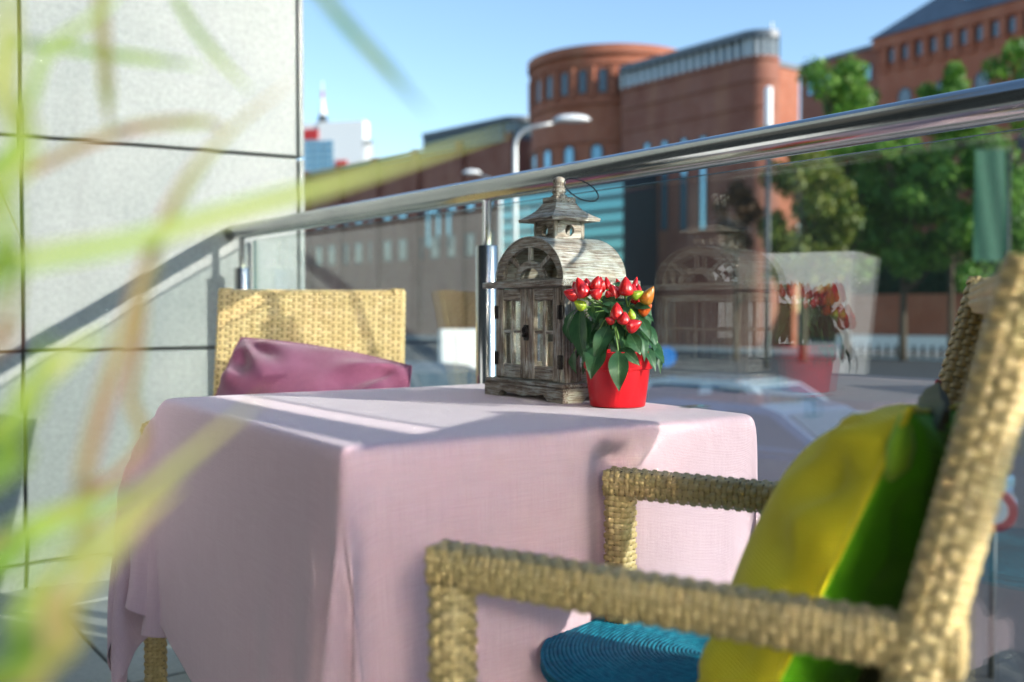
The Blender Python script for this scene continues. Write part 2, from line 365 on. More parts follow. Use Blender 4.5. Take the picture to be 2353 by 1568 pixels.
M_FOL = [foliage('leaves_green', (0.06, 0.19, 0.02), (0.24, 0.42, 0.06)), foliage('leaves_yellowing', (0.06, 0.14, 0.015), (0.27, 0.28, 0.04)), foliage('leaves_rust', (0.10, 0.05, 0.02), (0.24, 0.11, 0.04)), foliage('hedge_leaves', (0.012, 0.06, 0.03), (0.03, 0.11, 0.05))]
M_LAMPGREY = plain('galvanised', (0.50, 0.51, 0.50), 0.4, 0.6)
M_REDPAINT = plain('red_paint', (0.55, 0.03, 0.03), 0.5)
M_BLUEPAINT = plain('blue_paint', (0.01, 0.20, 0.60), 0.4)
M_RUBBER = plain('rubber', (0.02, 0.02, 0.02), 0.8)
M_CARW = NT('white_car_paint'); M_CARW.col((0.42, 0.50, 0.54)); M_CARW.set(Roughness=0.25); M_CARW.p.inputs['Coat Weight'].default_value = 0.6; M_CARW = M_CARW.m
M_CARB = NT('silver_blue_car_paint'); M_CARB.col((0.13, 0.19, 0.27)); M_CARB.set(Roughness=0.25, Metallic=0.4); M_CARB.p.inputs['Coat Weight'].default_value = 0.6; M_CARB = M_CARB.m
M_GREENREFL = plain('green_reflection', (0.025, 0.11, 0.06), 0.8)
# ================================================================== setting near the camera
N = Vector((0.8, 0.6, 0)); U = Vector((-0.6, 0.8, 0))          # railing: N points out over the street, U runs away from the camera
RAIL_D, GLASS_D, RAIL_Z = 1.345, 1.421, 1.197
def rail_pt(px, D): # point on the line N.p = D seen at photo column px
    k = (px - 1176.5) / FPX; y = D / (0.8 * k + 0.6); return Vector((k * y, y, 0))
W0 = rail_pt(533, RAIL_D); WD = Vector((0.868, 0.496, 0)).normalized(); WN = Vector((WD.y, -WD.x, 0))   # wall line, direction and normal
WALLM = frame(WD, -WN, (0, 0, 1), W0)                           # local x along the wall, y into it
def wall_s(px):
    k = (px - 1176.5) / FPX; return (k * W0.y - W0.x) / (WD.x - k * WD.y)

# ground and street
STREET = -1.4
def sheet(name, lo, hi, z, mat):
    mb = MB(); mb.add([(lo[0], lo[1], z), (hi[0], lo[1], z), (hi[0], hi[1], z), (lo[0], hi[1], z)], [(0, 1, 2, 3)])
    return structure(mb.build(name, mat))
sheet('ground', (-2500, -2500), (2500, 2500), STREET - 0.14, M_GROUND)
FARM = frame(-U, N, (0, 0, 1))                                  # street frame: x along the railing, y outwards
def street_box(name, x0, x1, y0, y1, z0, z1, mat):
    mb = MB(); mb.bbox((x0, y0, z0), (x1, y1, z1)); o = mb.build(name, mat); o.matrix_basis = FARM; return structure(o)
street_box('street', -240, 160, 3.6, 44, STREET - 0.13, STREET, M_ASPH)
street_box('pavement', -240, 160, 1.75, 3.4, STREET - 0.13, STREET + 0.12, M_PAVE)
street_box('kerb', -240, 160, 3.4, 3.6, STREET - 0.13, STREET + 0.125, plain('kerb_stone', (0.42, 0.42, 0.40), 0.8))
street_box('far_pavement', -240, 160, 44.2, 60, STREET - 0.13, STREET + 0.12, M_PAVE)
street_box('far_kerb', -240, 160, 44, 44.2, STREET - 0.13, STREET + 0.125, plain('far_kerb_stone', (0.5, 0.5, 0.47), 0.8))
road_lines = MB()
for i in range(60):
    road_lines.bbox((-60 + i * 5, 20.0, STREET + 0.002), (-57.5 + i * 5, 20.14, STREET + 0.006))
o = road_lines.build('road_marking', M_ROADPAINT); o.matrix_basis = FARM; structure(o); stuff(o)

# terrace: a raised platform, its slabs built one by one
mb = MB(); mb.bbox((-5.4, -6.0, STREET - 0.1), (3.9, 1.72, -0.045)); terr = mb.build('terrace_floor', M_JOINT); terr.matrix_basis = FARM; structure(terr)
slab_me = None; SL = 0.40
mbs = MB(); mbs.rbox((-SL / 2 + .004, -SL / 2 + .004, -0.045), (SL / 2 - .004, SL / 2 - .004, 0.0), 0.003); slab_me = mbs.mesh('slab', M_SLAB)
rs = random.Random(3); small = MB()
for i in range(-13, 10):
    for j in range(-15, 5):
        x, y = 0.1 + i * SL, -0.3 + j * SL
        if x - SL / 2 < -5.4 or x + SL / 2 > 3.95 or y + SL / 2 > 1.73: continue
        wpt = N * y - U * x
        if (wpt - W0).dot(WN) < -0.15: continue
        inst('slab', slab_me, terr, Matrix.Translation((x, y, rs.uniform(-0.0015, 0.0015))) @ Matrix.Rotation(rs.uniform(-.004, .004), 4, 'X'))

# stone clad wall of the neighbouring building
wall = thing('stone_wall', 'tall pale granite panel wall where the steel handrail ends', 'wall', W0)
wall.matrix_basis = WALLM
sA, sB, sE = wall_s(52), wall_s(687), wall_s(702)
G = 0.0055; ph = 0.70; pw = sB - sA
mb = MB(); mb.bbox((sA - pw, 0.03, STREET), (sE - 0.03, 3.0, 6.5)); mb.build('backing', M_JOINT, wall)
cols = [(sA - pw * k, sB - pw * k) for k in range(0, 2)]
for k in range(4):                                               # dark glazed doors where the stone ends, outside the picture
    x0 = sA - pw - 0.05 - 1.1 * (k + 1)
    mb = MB(); mb.bbox((x0 + .05, 0.10, 0.06), (x0 + 1.05, 0.13, 3.4)); dpn = mb.build('door_pane', M_DIMPANE, wall)
    mb = MB(); mb.bbox((x0 - .05, 0.06, 0.0), (x0 + .05, 0.16, 3.5)); mb.build('door_frame', M_DARKFRAME, wall)
mb = MB(); mb.bbox((sA - pw - 4.6, 0.20, STREET), (sA - pw - 0.001, 3.0, 6.5)); mb.build('dark_wall', M_JOINT, wall)
zj = [0.085 + ph * k for k in range(-2, 9)]
for (a, b) in cols:
    for z0, z1 in zip(zj[:-1], zj[1:]):
        p = MB(); dy = rs.uniform(-0.0012, 0.0012)
        p.rbox((a + G, dy, z0 + G), (b - G, 0.029, z1 - G), 0.003); p.build('panel', M_STONE, wall)
for z0, z1 in zip(zj[:-1], zj[1:]):                              # corner pieces with their return face
    p = MB(); p.rbox((sB + G, 0, z0 + G), (sE, 0.029, z1 - G), 0.003); p.build('corner_strip', M_STONE, wall)
    p = MB(); p.rbox((sE - 0.029, 0.030, z0 + G), (sE - 0.0005, 0.9, z1 - G), 0.003); p.build('return_panel', M_STONE, wall)

# railing
rl = thing('glass_railing', 'steel handrail on posts with tall clear glass panes beside the table', 'railing')
rail_end = W0 - U * 0.002; rail_start = N * RAIL_D - U * 2.4
p = MB()
L = (rail_end - rail_start).length; nseg = 60
p.tube([rail_start + U * (L * i / nseg) + Vector((0, 0, RAIL_Z)) for i in range(nseg + 1)], 0.0272, 40); ho = p.build('handrail', M_STEEL, rl, smooth=True)
post_pts = [rail_pt(557, RAIL_D), rail_pt(1119, RAIL_D)]
step = (post_pts[1] - post_pts[0]).length
post_pts += [post_pts[1] - U * 2.46]
for q in post_pts:
    zt = 1.068
    p = MB(); T = Matrix.Translation(q)
    p.lathe([(0.026, 0.012), (0.026, zt - 0.003), (0.0245, zt), (0.009, zt + 0.0005)], 36, T); po = p.build('post', M_STEEL, rl, auto=40)
    p = MB(); p.lathe([(0.0105, zt), (0.0105, RAIL_Z - 0.03), (0.013, RAIL_Z - 0.026), (0.013, RAIL_Z - 0.022)], 24, T); p.build('pin', M_CHROME, po, auto=40)
    p = MB(); p.lathe([(0.055, 0.001), (0.055, 0.010), (0.05, 0.012), (0.026, 0.012)], 32, T); p.build('base_flange', M_STEEL, po, auto=30)
    for zc in (0.22, 0.50):
        p = MB(); p.box(q + N * 0.046 + Vector((0, 0, zc)), (0.05, 0.04, 0.045), frame(N, U, (0, 0, 1)).to_3x3()); p.build('glass_clamp', M_CHROME, po)
gx = lambda d: N * GLASS_D + U * d
d_of = lambda q: q.dot(U)
s0 = d_of(rail_pt(587, GLASS_D)); s1 = d_of(rail_pt(1119, GLASS_D)) ; dd = step
bays = [(s0, s1 + 0.006), (s1 - 0.006, s1 - 2.454)]
for b0, b1 in bays:
    lo, hi = min(b0, b1), max(b0, b1)
    p = MB(); Mx = frame(U, N, (0, 0, 1))
    t = 0.006
    v = [Mx @ Vector((x, GLASS_D + y, z)) for x in (lo, hi) for y in (-t, t) for z in (0.06, 1.172)]
    p.add(v, [(0, 4, 5, 1), (2, 3, 7, 6)], 0); p.add(v, [(0, 1, 3, 2), (4, 6, 7, 5), (0, 2, 6, 4), (1, 5, 7, 3)], 1)
    p.build('glass_pane', [M_GLASS, M_GLASS_EDGE], rl)

# ================================================================== table and cloth
A, B, C_ = atz(400, 915, 0.752), atz(785, 1031, 0.752), atz(1738, 953, 0.752)
ex = (C_ - B); ex.z = 0; TA = ex.length; ex.normalize()
ey = Vector((-ex.y, ex.x, 0)); TB = (A - B).dot(ey)
TA += 0.0; TC = B + ex * TA / 2 + ey * TB / 2; TC.z = 0
TM = frame(ex, ey, (0, 0, 1), TC)
t_rot = math.atan2(ex.y, ex.x)
table = thing('cafe_table', 'square cafe table hidden under the pink cloth beside the railing', 'table', TC, t_rot)
p = MB(); p.rbox((-TA / 2 + .02, -TB / 2 + .02, 0.715), (TA / 2 - .02, TB / 2 - .02, 0.742), 0.006); p.build('tabletop', W_X, table)
for sx in (-1, 1):
    for sy in (-1, 1):
        p = MB(); p.bbox((sx * (TA / 2 - .09) - .022, sy * (TB / 2 - .09) - .022, 0.001), (sx * (TA / 2 - .09) + .022, sy * (TB / 2 - .09) + .022, 0.714)); p.build('leg', M_CORE, table)

# positions of the near chair are needed by the drape
NF = atz(1040, 1258, 0.69); FF = atz(1426, 1082, 0.69); NR = atz(2138, 1432, 0.69)
def drape():
    h = 0.0185; drop = 0.50; hx, hy = TA / 2, TB / 2; r = 0.008
    kx, ky = int(round(2 * hx / h)), int(round(2 * hy / h)); dx, dy = 2 * hx / kx, 2 * hy / ky; ex_, ey_ = int(round(drop / dx)), int(round(drop / dy))
    nx, ny = kx + 2 * ex_, ky + 2 * ey_; X = (np.arange(nx + 1) - ex_) * dx - hx; Y = (np.arange(ny + 1) - ey_) * dy - hy
    gx_, gy_ = np.meshgrid(X, Y, indexing='ij'); P = np.stack([gx_, gy_, np.full_like(gx_, 0.752)], -1)
    rng = np.random.RandomState(11)
    P[..., 2] += rng.normal(0, 0.0015, P.shape[:2])
    # cloth laid slightly askew
    top = (np.abs(gx_) < hx + 1e-4) & (np.abs(gy_) < hy + 1e-4)
    P[top, 2] = 0.752 + 0.0008 * np.sin(gx_[top] * 9) * np.cos(gy_[top] * 7)
    # lower the skirt a little at the start so that it folds
    ox = np.maximum(np.abs(gx_) - hx, 0); oy = np.maximum(np.abs(gy_) - hy, 0)
    P[..., 2] -= 0.35 * np.hypot(ox, oy)
    xs = np.where(gx_ < -hx, 0.92 - 0.16 * np.clip(gy_ / hy, -1.2, 1.6), 1.0); ys = np.where(gy_ > hy, 0.80, 1.0)
    RX = np.sign(gx_) * (np.minimum(np.abs(gx_), hx) + ox * xs); RY = np.sign(gy_) * (np.minimum(np.abs(gy_), hy) + oy * ys)
    P[..., 0] = RX; P[..., 1] = RY; REST = np.stack([RX, RY, np.zeros_like(RX)], -1)
    V = np.zeros_like(P); w = np.where(top, 0.0, 1.0)[..., None]
    dg = math.hypot(dx, dy)
    def con(s1, s2, L, k):
        a = P[s1]; b = P[s2]; d = b - a; L = np.sqrt(((REST[s2] - REST[s1]) ** 2).sum(-1, keepdims=True)); l = np.sqrt((d * d).sum(-1, keepdims=True)) + 1e-9
        wa, wb = w[s1], w[s2]; c = k * (l - L) / l * d / np.maximum(wa + wb, 1e-6)
        P[s1] = a + wa * c; P[s2] = b - wb * c
    sl = slice
    C = []
    for o in (0, 1):
        n2 = (nx + 1 - o) // 2; C.append(((sl(o, o + 2 * n2, 2), sl(None)), (sl(o + 1, o + 2 * n2 + 1, 2), sl(None)), dx, 0.9, n2))
        n2 = (ny + 1 - o) // 2; C.append(((sl(None), sl(o, o + 2 * n2, 2)), (sl(None), sl(o + 1, o + 2 * n2 + 1, 2)), dy, 0.9, n2))
    cons = []
    def pair(ax, off, st):   # index pairs i, i+st along an axis, phase off
        m = (nx + 1) if ax == 0 else (ny + 1)
        i = np.array([q for q in range(m - st) if (q // st) % 2 == off])
        return i, i + st
    for ax, L in ((0, dx), (1, dy)):
        for off in (0, 1):
            i, j = pair(ax, off, 1)
            cons.append((ax, i, j, L, 0.9))
    bend = []
    for ax, L in ((0, dx), (1, dy)):
        for off in (0, 1):
            i, j = pair(ax, off, 3); bend.append((ax, i, j, 3 * L, 0.05))
    def ap(c):
        ax, i, j, L, k = c
        if ax == 0: con((i, sl(None)), (j, sl(None)), L, k)
        else: con((sl(None), i), (sl(None), j), L, k)
    def shear(o1, o2, k):
        a = (sl(o1, nx, 2), sl(o2, ny, 2)); n1 = len(range(o1, nx, 2)); n2_ = len(range(o2, ny, 2))
        b = (sl(o1 + 1, o1 + 1 + 2 * n1 - 1, 2), sl(o2 + 1, o2 + 1 + 2 * n2_ - 1, 2)); con(a, b, dg, k)
        a2 = (sl(o1 + 1, o1 + 1 + 2 * n1 - 1, 2), sl(o2, ny, 2)); b2 = (sl(o1, nx, 2), sl(o2 + 1, o2 + 1 + 2 * n2_ - 1, 2)); con(a2, b2, dg, k)
    Mi = TM.inverted()
    caps = []
    for q in (FF,):
        l = Mi @ Vector((q.x, q.y, 0)); caps.append((l.x, l.y, 0.040, 0.72))
    # the corner beside the far chair is caught up over the end of its arm and sticks out
    tipl = np.array(Mi @ Vector((-0.768, 1.93, 0.578))); al = np.array([-hx, hy, 0.748]); pins = []; balls = []
    for k in range(1, 9):
        f = k / 8.0; di = np.argmin((RX + hx + 0.155 * f) ** 2 + (RY - hy - 0.140 * f) ** 2); q = np.unravel_index(di, RX.shape)
        if all(q != a_[0] for a_ in pins): pins.append((q, P[q].copy(), al + (tipl - al) * f - np.array([0, 0, 0.02 * math.sin(math.pi * f) * -1]))); w[q] = 0.0
    dt = 1 / 90.0; g = np.array([0, 0, -9.8])
    for it in range(230):
        V += g * dt * w; V *= 0.985
        if 20 < it < 120: V += rng.normal(0, 0.004, V.shape) * w
        P0 = P.copy(); P += V * dt
        for q, s_, e_ in pins: P[q] = s_ + (e_ - s_) * min(1.0, it / 60.0)
        for sub in range(7):
            for c in cons: ap(c)
            for o1 in (0, 1):
                for o2 in (0, 1): shear(o1, o2, 0.12)
            for c in bend: ap(c)
        # rounded box collision
        q = np.abs(P[..., :2]) - np.array([hx - r, hy - r]); z = P[..., 2] - (0.752 - r)
        inside = (q[..., 0] < r) & (q[..., 1] < r) & (z < r) & (P[..., 2] > 0.70)
        d3 = np.stack([np.maximum(q[..., 0], 0), np.maximum(q[..., 1], 0), np.maximum(z, 0)], -1); ln = np.sqrt((d3 * d3).sum(-1))
        m = inside & (ln < r) & (ln > 1e-6) & (w[..., 0] > 0)
        if m.any():
            sc_ = (r / ln[m])[:, None]; nd = d3[m] * sc_; base = P[m].copy()
            sg = np.sign(base[:, :2]); core = np.minimum(np.abs(base[:, :2]), np.array([hx - r, hy - r]))
            nw = np.empty_like(base); nw[:, :2] = sg * (core + nd[:, :2]); nw[:, 2] = np.minimum(base[:, 2], 0.752 - r) + nd[:, 2]; P[m] = nw
        # below the top: keep the skirt outside the table footprint
        m = (P[..., 2] <= 0.745) & (np.abs(P[..., 0]) < hx - 0.005) & (np.abs(P[..., 1]) < hy - 0.005) & (w[..., 0] > 0)
        if m.any():
            px_, py_ = P[m, 0], P[m, 1]; ddx = hx - 0.005 - np.abs(px_); ddy = hy - 0.005 - np.abs(py_); usex = ddx < ddy
            ax_ = np.where(usex, np.sign(px_) * (hx - 0.005), px_); ay_ = np.where(usex, py_, np.sign(py_) * (hy - 0.005)); P[m, 0] = ax_; P[m, 1] = ay_
        for (cx, cy, cr, cz) in caps:
            ddx = P[..., 0] - cx; ddy = P[..., 1] - cy; dl = np.hypot(ddx, ddy); m = (dl < cr) & (P[..., 2] < cz) & (w[..., 0] > 0)
            if m.any():
                # push towards the table side
                P[m, 1] = np.maximum(P[m, 1], cy + np.sqrt(np.maximum(cr * cr - ddx[m] ** 2, 0)))
        for (cx, cy, cz, cr) in balls:
            dv = P - np.array([cx, cy, cz]); dl = np.sqrt((dv * dv).sum(-1)); m = (dl < cr) & (w[..., 0] > 0)
            if m.any(): P[m] = np.array([cx, cy, cz]) + dv[m] * (cr / np.maximum(dl[m], 1e-6))[:, None]
        P[..., 2] = np.maximum(P[..., 2], 0.012)
        V = (P - P0) / dt
        sp = np.sqrt((V * V).sum(-1, keepdims=True)); V *= np.minimum(1, 3.0 / np.maximum(sp, 1e-6))
        if it > 150: V *= 0.95
    rim = top & ((np.abs(gx_) > hx - 1e-4) | (np.abs(gy_) > hy - 1e-4)); P[rim, 2] -= 0.0015
    return P, RX, RY
P, X, Y = drape()
nx, ny = P.shape[0], P.shape[1]
me = bpy.data.meshes.new('tablecloth')
idx = np.arange(nx * ny).reshape(nx, ny)
quads = np.stack([idx[:-1, :-1], idx[1:, :-1], idx[1:, 1:], idx[:-1, 1:]], -1).reshape(-1, 4)
me.from_pydata(P.reshape(-1, 3).tolist(), [], quads.tolist())
uvl = me.uv_layers.new(name='UVMap'); gxx, gyy = X, Y; uvv = np.stack([gxx, gyy], -1).reshape(-1, 2)
li = np.empty(len(me.loops), dtype=np.int32); me.loops.foreach_get('vertex_index', li); uvl.data.foreach_set('uv', uvv[li].ravel())
me.polygons.foreach_set('use_smooth', [True] * len(me.polygons)); me.materials.append(M_CLOTH)
cloth = bpy.data.objects.new('tablecloth', me); COL.objects.link(cloth); cloth.matrix_basis = TM
ms = cloth.modifiers.new('smooth', 'SUBSURF'); ms.levels = ms.render_levels = 2
ms = cloth.modifiers.new('thick', 'SOLIDIFY'); ms.thickness = 0.0016; ms.offset = 1
tag(cloth, 'pale pink woven tablecloth draped over the square table with hanging corners', 'tablecloth')
clip = thing('tablecloth_clip', 'small clear clip pinching the cloth at the table edge near the glass', 'clip', TM @ Vector((TA / 2 + 0.006, -TB / 2 + 0.13, 0.725)), t_rot)
p = MB(); p.rbox((-0.04, -0.013, 0.029), (0.012, 0.013, 0.0315), 0.0008); p.rbox((0.0, -0.013, -0.01), (0.003, 0.013, 0.029), 0.0008); p.build('clip_body', glass_mat('clear_plastic', (0.85, 0.92, 0.9), 0.08), clip)
# ================================================================== lantern
LF = atz(1293, 930, 0.7535); LL = atz(1114, 906.5, 0.7535)
lx = (LF - LL); lx.z = 0; LW = lx.length; lx.normalize(); ly = Vector((-lx.y, lx.x, 0)); LDp = 0.170
LO = LL + lx * LW / 2 + ly * LDp / 2; LO.z = 0.7535
l_rot = math.atan2(lx.y, lx.x)
lan = thing('lantern', 'weathered wooden house lantern with arched roof and little doors on the table', 'lantern', LO, l_rot)
w2, d2 = LW / 2, LDp / 2
# base with carved apron: front, back, sides
def apron(n, half, foot=0.045):
    pts = [(-half, 0.0), (-half + foot, 0.0)]
    for k in range(9):
        t = k / 8.0; x = -half + foot + 0.018 * t; pts.append((x, 0.013 * math.sin(t * math.pi / 2)))
    for k in range(1, 12):
        t = k / 12.0; x = (-half + foot + 0.018) * (1 - 2 * t); pts.append((x, 0.013 - 0.004 * math.sin(math.pi * t) ** 2 - 0.003 * abs(math.sin(3 * math.pi * t))))
    for k in range(9):
        t = k / 8.0; x = half - foot - 0.018 * (1 - t); pts.append((x, 0.013 * math.cos(t * math.pi / 2)))
    pts += [(half - foot, 0.0), (half, 0.0), (half, 0.026), (-half, 0.026)]
    out = [pts[0]]
    for q in pts[1:]:
        if math.hypot(q[0] - out[-1][0], q[1] - out[-1][1]) > 1e-5: out.append(q)
    return out
base = MB(); base.rbox((-w2, -d2, 0.0265), (w2, d2, 0.0345), 0.0025); bo = base.build('base', W_X, lan)
p = MB(); p.prism(apron(0, w2), frame((1, 0, 0), (0, 0, 1), (0, -1, 0), (0, -d2 + 0.012, 0)), 0.012); p.build('apron', W_X, bo)
p = MB(); p.prism(apron(0, w2), frame((1, 0, 0), (0, 0, 1), (0, -1, 0), (0, d2, 0)), 0.012); p.build('apron', W_X, bo)
for sx in (-1, 1):
    p = MB(); p.prism(apron(0, d2 - 0.0122, 0.03), frame((0, 1, 0), (0, 0, 1), (1, 0, 0), (sx * (w2 - 0.006) - 0.006, 0, 0)), 0.012); p.build('apron', W_Y, bo)
ins = 0.0155; bw, bd = w2 - ins, d2 - ins; z0, z1 = 0.0347, 0.2055
# corner posts
for sx in (-1, 1):
    for sy in (-1, 1):
        p = MB(); x = sx * (bw - 0.0065); y = sy * (bd - 0.0065); p.rbox((x - .0065, y - .0065, z0), (x + .0065, y + .0065, z1), 0.001); p.build('corner_post', W_Z, lan)
# doors (front) with frames, muntins, panes
def leaf_door(xa, xb, yy, th, parent, nm='door', axis='x', flip=False):
    """a framed leaf with 2 x 2 lights, in the plane axis/z"""
    za, zb = z0 + 0.002, z1 - 0.002; W = xb - xa; st = min(0.022, W * 0.22); rl_ = 0.026; mt = 0.0065
    def B(x0, x1, a, b, dz0, dz1, name, mat, par):
        q = MB()
        if axis == 'x': q.rbox((x0, yy + dz0, a), (x1, yy + dz1, b), 0.0012)
        else: q.rbox((yy + dz0, x0, a), (yy + dz1, x1, b), 0.0012)
        return q.build(name, mat, par)
    grain = W_X if axis == 'x' else W_Y
    s1 = B(xa, xa + st, za, zb, 0, th, 'stile' if nm == 'door' else 'stile', W_Z, parent)
    B(xb - st, xb, za, zb, 0, th, 'stile', W_Z, parent)
    B(xa + st, xb - st, za, za + rl_, 0.0004, th - 0.0004, 'rail', grain, parent)
    B(xa + st, xb - st, zb - rl_ + 0.004, zb, 0.0004, th - 0.0004, 'rail', grain, parent)
    xm = (xa + xb) / 2; zm = (za + zb) / 2 + 0.004
    B(xm - mt / 2 - .001, xm + mt / 2 + .001, za + rl_, zb - rl_ + 0.004, 0.0012, th - 0.001, 'muntin', W_Z, parent)
    B(xa + st, xm - mt / 2 - .001, zm - mt / 2, zm + mt / 2, 0.0018, th - 0.0015, 'muntin', grain, parent)
    B(xm + mt / 2 + .001, xb - st, zm - mt / 2, zm + mt / 2, 0.0018, th - 0.0015, 'muntin', grain, parent)
    q = MB()
    if axis == 'x': q.bbox((xa + st * .6, yy + th + .0003, za + rl_ * .7), (xb - st * .6, yy + th + .0013, zb - rl_ * .6))
    else:
        e = yy - .0013 if flip else yy + th + .0003
        q.bbox((e, xa + st * .6, za + rl_ * .7), (e + .001, xb - st * .6, zb - rl_ * .6))
    q.build('pane', M_PANE, parent)
def group_part(name):
    o = bpy.data.objects.new(name, None); COL.objects.link(o); o.parent = lan; o.empty_display_size = 0.02; return o
dx0 = bw - 0.0125
for (a, b) in ((-dx0 - 0.003, -0.0008), (0.0008, dx0 + 0.003)):
    leaf_door(a, b, -bd - 0.0035, 0.009, group_part('door'))
leaf_door(-dx0, dx0, bd - 0.008, 0.008, group_part('back_panel'))
for sx in (-1, 1):
    leaf_door(-bd + 0.0132, bd - 0.0132, (bw - 0.0095) if sx > 0 else (-bw + 0.0005), 0.009, group_part('side_panel'), 'side', 'y', sx > 0)
# iron latch and hinges
yl = -bd - 0.0036
p = MB(); p.rbox((-0.009, yl - 0.0022, 0.108), (0.007, yl, 0.137), 0.0008)
p.tube([(-0.001, yl - 0.003, 0.117), (-0.001, yl - 0.009, 0.117)], 0.0032, 10); p.tube([(-0.001 + 0.0065 * math.cos(a), yl - 0.0045, 0.1265 + 0.0065 * math.sin(a)) for a in [k * math.pi / 8 for k in range(16)]], 0.0018, 8, closed=True)
p.build('latch', M_IRON, lan, auto=40)
for sx in (-1, 1):
    for zc in (0.072, 0.160):
        p = MB(); x = sx * (bw - 0.008); p.rbox((x - .0075, yl - .0014, zc - .0125), (x + .0075, yl + .0002, zc + .0125), 0.0004)
        p.tube([(x, yl - .002, zc - .0127), (x, yl - .002, zc + .0127)], 0.0018, 8)
        for dz in (-.008, 0, .008):
            for dx in (-.005, .005): p.tube([(x + dx, yl - .0013, zc + dz), (x + dx, yl - .0024, zc + dz)], 0.0013, 6)
        p.build('hinge', M_IRON, lan, auto=40)
# shelf
p = MB(); p.rbox((-w2 - 0.004, -d2 - 0.004, 0.2057), (w2 + 0.004, d2 + 0.004, 0.2175), 0.002); p.build('shelf', W_X, lan)
# arch front and back with spokes
zb = 0.2177; ea, eb = bw - 0.004, 0.0795; ya, yb = -bd + 0.001, bd - 0.001
def arc(a, b, t0=0.0, t1=math.pi, n=28): return [(a * math.cos(t0 + (t1 - t0) * k / n), b * math.sin(t0 + (t1 - t0) * k / n)) for k in range(n + 1)]
def ring2d(a0, b0, a1, b1): return arc(a0, b0) + arc(a1, b1)[::-1]
def ring_mesh(a0, b0, a1, b1, y, th, mat, name, par):
    o_, i_ = arc(a0, b0), arc(a1, b1); q = MB()
    P = [[(x, y, zb + z) for x, z in o_], [(x, y + th, zb + z) for x, z in o_], [(x, y + th, zb + z) for x, z in i_], [(x, y, zb + z) for x, z in i_], [(x, y, zb + z) for x, z in o_]]
    q.grid(P); n = len(o_)
    q.add([(o_[0][0], y, zb), (o_[0][0], y + th, zb), (i_[0][0], y + th, zb), (i_[0][0], y, zb)], [(0, 1, 2, 3)])
    q.add([(o_[-1][0], y, zb), (o_[-1][0], y + th, zb), (i_[-1][0], y + th, zb), (i_[-1][0], y, zb)], [(3, 2, 1, 0)])
    return q.build(name, mat, par, auto=40)
for y, th in ((ya, 0.009), (yb - 0.009, 0.009)):
    fan = ring_mesh(ea, eb, ea - 0.0185, eb - 0.0175, y, th, W_X, 'arch_frame', lan)
    ring_mesh(0.049, 0.037, 0.034, 0.024, y + 0.001, th - 0.002, W_X, 'fan_hub', fan)
    for ang in (38, 66, 90, 114, 142) if False else (45, 90, 135):
        c, s_ = math.cos(R(ang)), math.sin(R(ang)); p0 = Vector((0.047 * c, 0, zb + 0.035 * s_)); p1 = Vector(((ea - 0.016) * c, 0, zb + (eb - 0.0155) * s_))
        d = (p1 - p0); Lg = d.length; d.normalize(); q = MB(); q.box((p0 + p1) / 2 + Vector((0, y + th / 2, 0)), (Lg, th - 0.002, 0.0078), frame(d, (0, 1, 0), d.cross(Vector((0, 1, 0)))).to_3x3()); q.build('spoke', W_Z, fan)
    q = MB(); q.rbox((-ea + .0186, y + .001, zb - .0002), (ea - .0186, y + th - .001, zb + 0.0045), .0006); q.build('sill', W_X, fan)
# barrel roof
o_, i_ = arc(ea + 0.0025, eb + 0.0025, n=36), arc(ea + 0.0002, eb + 0.0002, n=36); q = MB(); y0, y1 = ya - 0.003, yb + 0.003
P_ = [[(x, y0, zb + z) for x, z in o_], [(x, y1, zb + z) for x, z in o_], [(x, y1, zb + z) for x, z in i_], [(x, y0, zb + z) for x, z in i_], [(x, y0, zb + z) for x, z in o_]]
q.grid(P_); q.build('barrel_roof', W_Y, lan, auto=40)
# cupola with round holes
zc0, zc1, ch = zb + eb - 0.006, zb + eb + 0.0315, 0.034
bm = bmesh.new()
def holed_plate(M, hw, h0, h1, rad, th, name, par, mat):
    n = 24; zc = (h0 + h1) / 2 + .002; q = MB(); outer = []
    for k in range(n):
        a = 2 * math.pi * (k + .5) / n; c, s_ = math.cos(a), math.sin(a); t = min(hw / max(abs(c), 1e-6), ((h1 - zc) if s_ > 0 else (zc - h0)) / max(abs(s_), 1e-6)); outer.append((t * c, zc + t * s_))
    inner = [(rad * math.cos(2 * math.pi * (k + .5) / n), zc + rad * math.sin(2 * math.pi * (k + .5) / n)) for k in range(n)]
    P_ = [[M @ Vector((x, 0, z)) for x, z in outer], [M @ Vector((x, 0, z)) for x, z in inner], [M @ Vector((x, th, z)) for x, z in inner], [M @ Vector((x, th, z)) for x, z in outer], [M @ Vector((x, 0, z)) for x, z in outer]]
    q.grid(P_, wrap=True); return q.build(name, mat, par)
for ang in (0, 90, 180, 270):
    M = Matrix.Rotation(R(ang), 4, 'Z') @ Matrix.Translation((0, -ch + 0.0005, 0)); holed_plate(M, ch - 0.007, zc0, zc1, 0.0105, 0.007, 'cupola_wall', lan, W_X if ang % 180 == 0 else W_Y)
for sx in (-1, 1):
    for sy in (-1, 1):
        p = MB(); p.rbox((sx * (ch - .0035) - .0036, sy * (ch - .0035) - .0036, zc0 - .004), (sx * (ch - .0035) + .0036, sy * (ch - .0035) + .0036, zc1), .0006); p.build('cupola_post', W_Z, lan)
